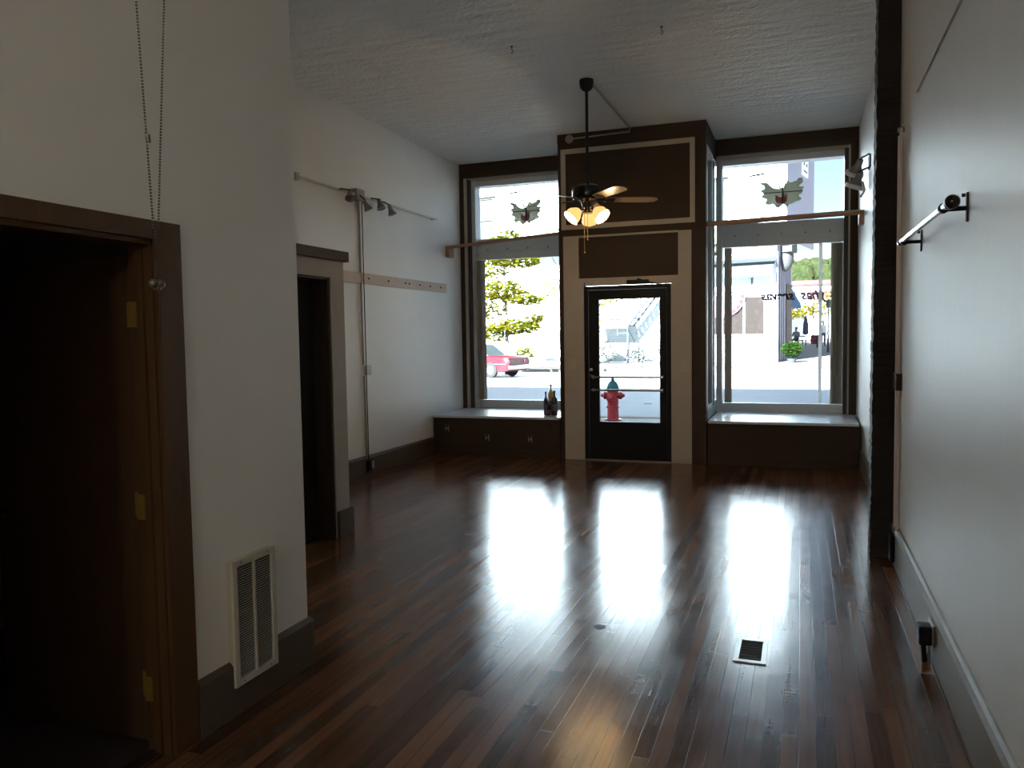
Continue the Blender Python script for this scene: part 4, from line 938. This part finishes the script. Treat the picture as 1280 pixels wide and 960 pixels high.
# distant things seen past the white shop
ra = thing('blue_awning', (-.6, 49.5, 3), 'blue canvas awning on the shaded side street', 'awning')
loft_pts = [(-.5, 0), (-.5, 1.6), (0, 1.35), (.62, .15), (.62, 0)]
mb = MB(); mb.prism([(x, z) for x, z in loft_pts], 3.0, Matrix(((1, 0, 0, -.62), (0, 0, 1, 48.2), (0, 1, 0, 2.95), (0, 0, 0, 1)))); mb.build('canvas', 'blueawn', ra)
MB().tube([(-.62, 48.3, 2.95), (-1.2, 48.3, 2.3)], .03, 6).build('strut', 'iron', ra)
MB().box((-5, 47.5, .2), (-1.1, 52, 6.2)).build('shop_wall', 'shadelilac', ra)
db = thing('distant_shop', (1, 76, .9), 'distant low white shop with red trim at the end of the plaza', 'building')
MB().box((-8, 76, .3), (14, 84, 5.9)).build('wall', 'whitepaint', db)
MB().box((-8, 75.7, 5.75), (14, 76, 6.1)).box((-8, 75.8, 5.05), (14, 76, 5.15)).build('red_trim', 'signred', db)
text_obj('Cafe', .95, (.45, -.14, 3.45), 'signred', False, 'sign_script', db)
MB().box((-.9, 75.85, 1), (.3, 76, 3.4)).box((2.6, 75.85, 1), (4, 76, 3.4)).build('window', 'bluewin', db)
tree('yellow_tree', (.9, 69, .8), 3.6, .12, [(.2, 69, 3.3, 1.2, .7), (1.5, 69, 3.4, 1.2, .8), (-.9, 69, 3.2, 1.2, .7), (2.4, 69, 3.6, 1.0, .8)], 'yleaf2', 'low golden-yellow tree before the distant shop', 1800, .13)
tree('yellow_tree', (3.0, 66, .75), 4.6, .12, [(2.7, 66, 4.2, 1.0, 1.0), (3.6, 66, 3.6, 1.2, 1.0)], 'yleaf', 'taller yellow-green tree by the lamp post', 1000, .13)
# hill
hb = MB(); rnd = random.Random(5)
nx, ny = 46, 8; grid = []
for j in range(ny):
    row = []
    for i in range(nx):
        x = -70+i*3.4; y = 150+j*8; z = 3+11.5*min(1, j/3.0)+1.1*sin(i*.5)+1.3*sin(i*.23+j)+(x*.02)
        row.append(hb.bm.verts.new((x, y, z if j else -2)))
    grid.append(row)
for j in range(ny-1):
    for i in range(nx-1): hb.bm.faces.new((grid[j][i], grid[j][i+1], grid[j+1][i+1], grid[j+1][i]))
struct('hill', hb, 'hleaf', 'wooded hill on the skyline', 'hill')
fb = MB()
for k in range(420):
    x = rnd.uniform(-14, 26); j = rnd.random(); y = 150+j*24; z = 3+11.5*min(1, j*1.0)+1.2*sin((x+70)/3.4*.5)+1.3*sin((x+70)/3.4*.23+j*3)+x*.02
    r_ = rnd.uniform(1.0, 2.0)
    fb.ball((x, y, z+.3), r_, 2, (1, 1, rnd.uniform(.9, 1.4)))
for v in fb.bm.verts: v.co += Vector((rnd.uniform(-.22, .22), rnd.uniform(-.22, .22), rnd.uniform(-.22, .22)))
tag(fb.build('hill_forest', 'hleaf'), 'green and yellowing trees covering the distant hill', 'forest', None, 'stuff')

# picnic table
px_, py_, pz_ = .42, 56.3, .50
pt = thing('picnic_table', (px_, py_, pz_), 'dark red wooden picnic table on the plaza', 'picnic table')
MB().box((px_-.75, py_-.38, pz_+.72), (px_+.75, py_+.38, pz_+.78)).build('table_top', 'purplewood', pt)
for s in (-1, 1):
    MB().box((px_-.75, py_+s*.62-.13, pz_+.42), (px_+.75, py_+s*.62+.13, pz_+.46)).build('bench_seat', 'purplewood', pt)
    MB().tube([(px_+s*.6, py_-.7, pz_), (px_+s*.6, py_-.2, pz_+.74)], .04, 6).tube([(px_+s*.6, py_+.7, pz_), (px_+s*.6, py_+.2, pz_+.74)], .04, 6).box((px_+s*.6-.03, py_-.7, pz_+.36), (px_+s*.6+.03, py_+.7, pz_+.42)).build('leg_frame', 'purplewood', pt)
um = thing('umbrella', (.32, 58.6, .58), 'closed navy parasol standing beside the picnic table', 'umbrella')
MB().tube([(.32, 58.6, .58), (.32, 58.6, 2.75)], .03, 8).build('pole', 'iron', um)
MB().lathe([(.10, 1.35), (.20, 1.45), (.17, 2.1), (.05, 2.6), (.001, 2.68)], (.32, 58.6, 0), 10).build('folded_canopy', 'navy', um, smooth=True)
tag(MB().lathe([(.30, 0), (.34, .5), (.30, .62), (.22, .66), (.001, .66)], (.98, 61.5, .66), 14).build('red_planter', 'redcloth', smooth=True), 'red round tub behind the picnic table', 'tub')

def person(name, loc, pose, cloth_t, cloth_l, label, rz=0, hat=None):
    t = thing(name, loc, label, 'person'); t.rotation_euler.z = rz
    me = bpy.data.meshes.new('body'); 
    if pose == 'stand':
        V = [(0,0,.95),(0,0,1.15),(0,0,1.38),(0,0,1.47),(0,.0,1.56),(0,0,1.68),
             (.19,0,1.38),(.24,.02,1.12),(.22,-.06,.90),(.215,-.07,.82),(-.19,0,1.38),(-.25,.02,1.12),(-.23,-.06,.90),(-.225,-.07,.82),
             (.10,0,.90),(.11,-.02,.50),(.11,.02,.08),(.11,-.12,.04),(-.10,0,.90),(-.12,.03,.50),(-.13,.06,.08),(-.13,-.08,.04)]
    else:
        V = [(0,0,.48),(0,.0,.72),(0,-.02,.95),(0,-.03,1.04),(0,-.04,1.12),(0,-.05,1.24),
             (.19,-.02,.95),(.23,-.06,.70),(.16,-.30,.72),(.13,-.38,.74),(-.19,-.02,.95),(-.23,-.06,.70),(-.16,-.30,.72),(-.13,-.38,.74),
             (.10,-.02,.46),(.12,-.45,.48),(.12,-.45,.08),(.12,-.58,.05),(-.10,-.02,.46),(-.12,-.45,.48),(-.12,-.42,.08),(-.12,-.56,.05)]
    E_ = [(0,1),(1,2),(2,3),(3,4),(4,5),(2,6),(6,7),(7,8),(8,9),(2,10),(10,11),(11,12),(12,13),(0,14),(14,15),(15,16),(16,17),(0,18),(18,19),(19,20),(20,21)]
    Rr = [.15,.145,.15,.055,.095,.08,.07,.05,.038,.04,.07,.05,.038,.04,.10,.075,.05,.04,.10,.075,.05,.04]
    me.from_pydata(V, E_, []); o = bpy.data.objects.new('body', me); C.objects.link(o); o.parent = t
    o.modifiers.new('skin', 'SKIN'); 
    for i, d in enumerate(me.skin_vertices[0].data):
        d.radius = (Rr[i]*(1.15 if i < 3 else 1), Rr[i]*(.75 if i < 3 else 1)); d.use_root = (i == 0)
    o.modifiers.new('sub', 'SUBSURF').levels = 2; o.modifiers['sub'].render_levels = 2
    bpy.context.view_layer.update()
    dg = bpy.context.evaluated_depsgraph_get(); nm = bpy.data.meshes.new_from_object(o.evaluated_get(dg)); o.modifiers.clear(); o.data = nm
    nm.materials.clear()
    for k in ('skin', cloth_t, cloth_l): nm.materials.append(M_[k])
    neck = V[3][2]; hip = V[0][2]
    for f in nm.polygons:
        z = f.center.z; f.use_smooth = True
        if z > neck-.02: f.material_index = 0
        elif z > hip-.02 if pose == 'stand' else (z > hip+.10): f.material_index = 1
        else: f.material_index = 2
        if abs(f.center.x) > .2 and z < V[8][2]+.03 and z > V[8][2]-.2 and pose == 'stand': f.material_index = 0
    hz_ = V[5][2]
    MB().ball((0, .015, hz_+.01), .105, 3, (.9, 1.05, .9)).build('hat' if hat else 'hair', hat or 'bark', None, smooth=True).parent = t
    return t
person('person', (1.42, 57.6, .54), 'stand', 'whitecloth', 'navy', 'standing person in a white top and dark trousers on the plaza', R(40), 'whitecloth')
person('person', (-.30, 58.2, .55), 'sit', 'greyblue', 'navy', 'seated person in grey-green clothes by the closed parasol', R(200))
cb = thing('park_bench', (-.3, 58.2, .55), 'dark slatted bench under the seated person', 'bench')
MB().box((-1.0, 57.95, .96), (.15, 58.42, 1.01)).build('seat', 'navy', cb)
MB().box((-1.0, 57.9, .55), (-.92, 58.4, .96)).build('leg', 'navy', cb); MB().box((.07, 57.9, .55), (.15, 58.4, .96)).build('leg', 'navy', cb)
# lamp post
lp = thing('lamp_post', (1.50, 50.2, .3), 'slim dark lamp post at the plaza edge', 'street lamp')
MB().tube([(1.50, 50.2, .3), (1.50, 50.2, 2.9)], [.07, .035], 10).build('post', 'iron', lp)
MB().lathe([(.05, 2.9), (.12, 2.98), (.15, 3.25), (.08, 3.38), (.001, 3.45)], (1.50, 50.2, 0), 14).build('lantern', 'iron', lp, smooth=True)


# ------------------------------------------------------------------ light, world, camera
w = bpy.data.worlds.new('World'); SC.world = w; w.use_nodes = True
nt = w.node_tree; bg = nt.nodes['Background']
sk = nt.nodes.new('ShaderNodeTexSky'); sk.sky_type = 'NISHITA'; sk.sun_disc = False
SD = Vector((.40, 1.0, -.72)).normalized()
sk.sun_elevation = math.asin(-SD.z); sk.sun_rotation = math.atan2(-SD.x, -SD.y)
sk.air_density = 1.0; sk.dust_density = .6; sk.ozone_density = 1.2; sk.altitude = 300
nt.links.new(sk.outputs[0], bg.inputs['Color']); bg.inputs['Strength'].default_value = SKY_S
sun = bpy.data.lights.new('sun', 'SUN'); sun.energy = SUN_E; sun.angle = R(.6); sun.color = (.88, .95, 1.0)
so = bpy.data.objects.new('sun', sun); C.objects.link(so); so.rotation_euler = SD.to_track_quat('-Z', 'Y').to_euler()

f_, pitch, yaw, roll = 994.766, .0590057, .3484675, -.0153349
F = Vector((-sin(yaw)*cos(pitch), cos(yaw)*cos(pitch), -sin(pitch)))
r0 = Vector((cos(yaw), sin(yaw), 0)); u0 = r0.cross(F)
rv = r0*cos(roll)+u0*sin(roll); uv = -r0*sin(roll)+u0*cos(roll)
cam = bpy.data.cameras.new('camera'); co = bpy.data.objects.new('camera', cam); C.objects.link(co)
cam.sensor_width = 36; cam.lens = 36*f_/1280; cam.clip_start = .02; cam.clip_end = 2000
co.matrix_world = Matrix(((rv.x, uv.x, -F.x, 0), (rv.y, uv.y, -F.y, 0), (rv.z, uv.z, -F.z, 1.5), (0, 0, 0, 1)))
SC.camera = co
for o in list(bpy.data.objects):
    if '_w' in o: del o['_w']
vs = SC.view_settings; vs.view_transform = 'Standard'; vs.look = 'None'; vs.gamma = 1; vs.use_curve_mapping = False; vs.exposure = EXPO
cy = SC.cycles; cy.use_denoising = True; cy.max_bounces = 14; cy.diffuse_bounces = 8; cy.glossy_bounces = 6; cy.transparent_max_bounces = 24; cy.sample_clamp_indirect = 8
cy.caustics_reflective = False; cy.caustics_refractive = False
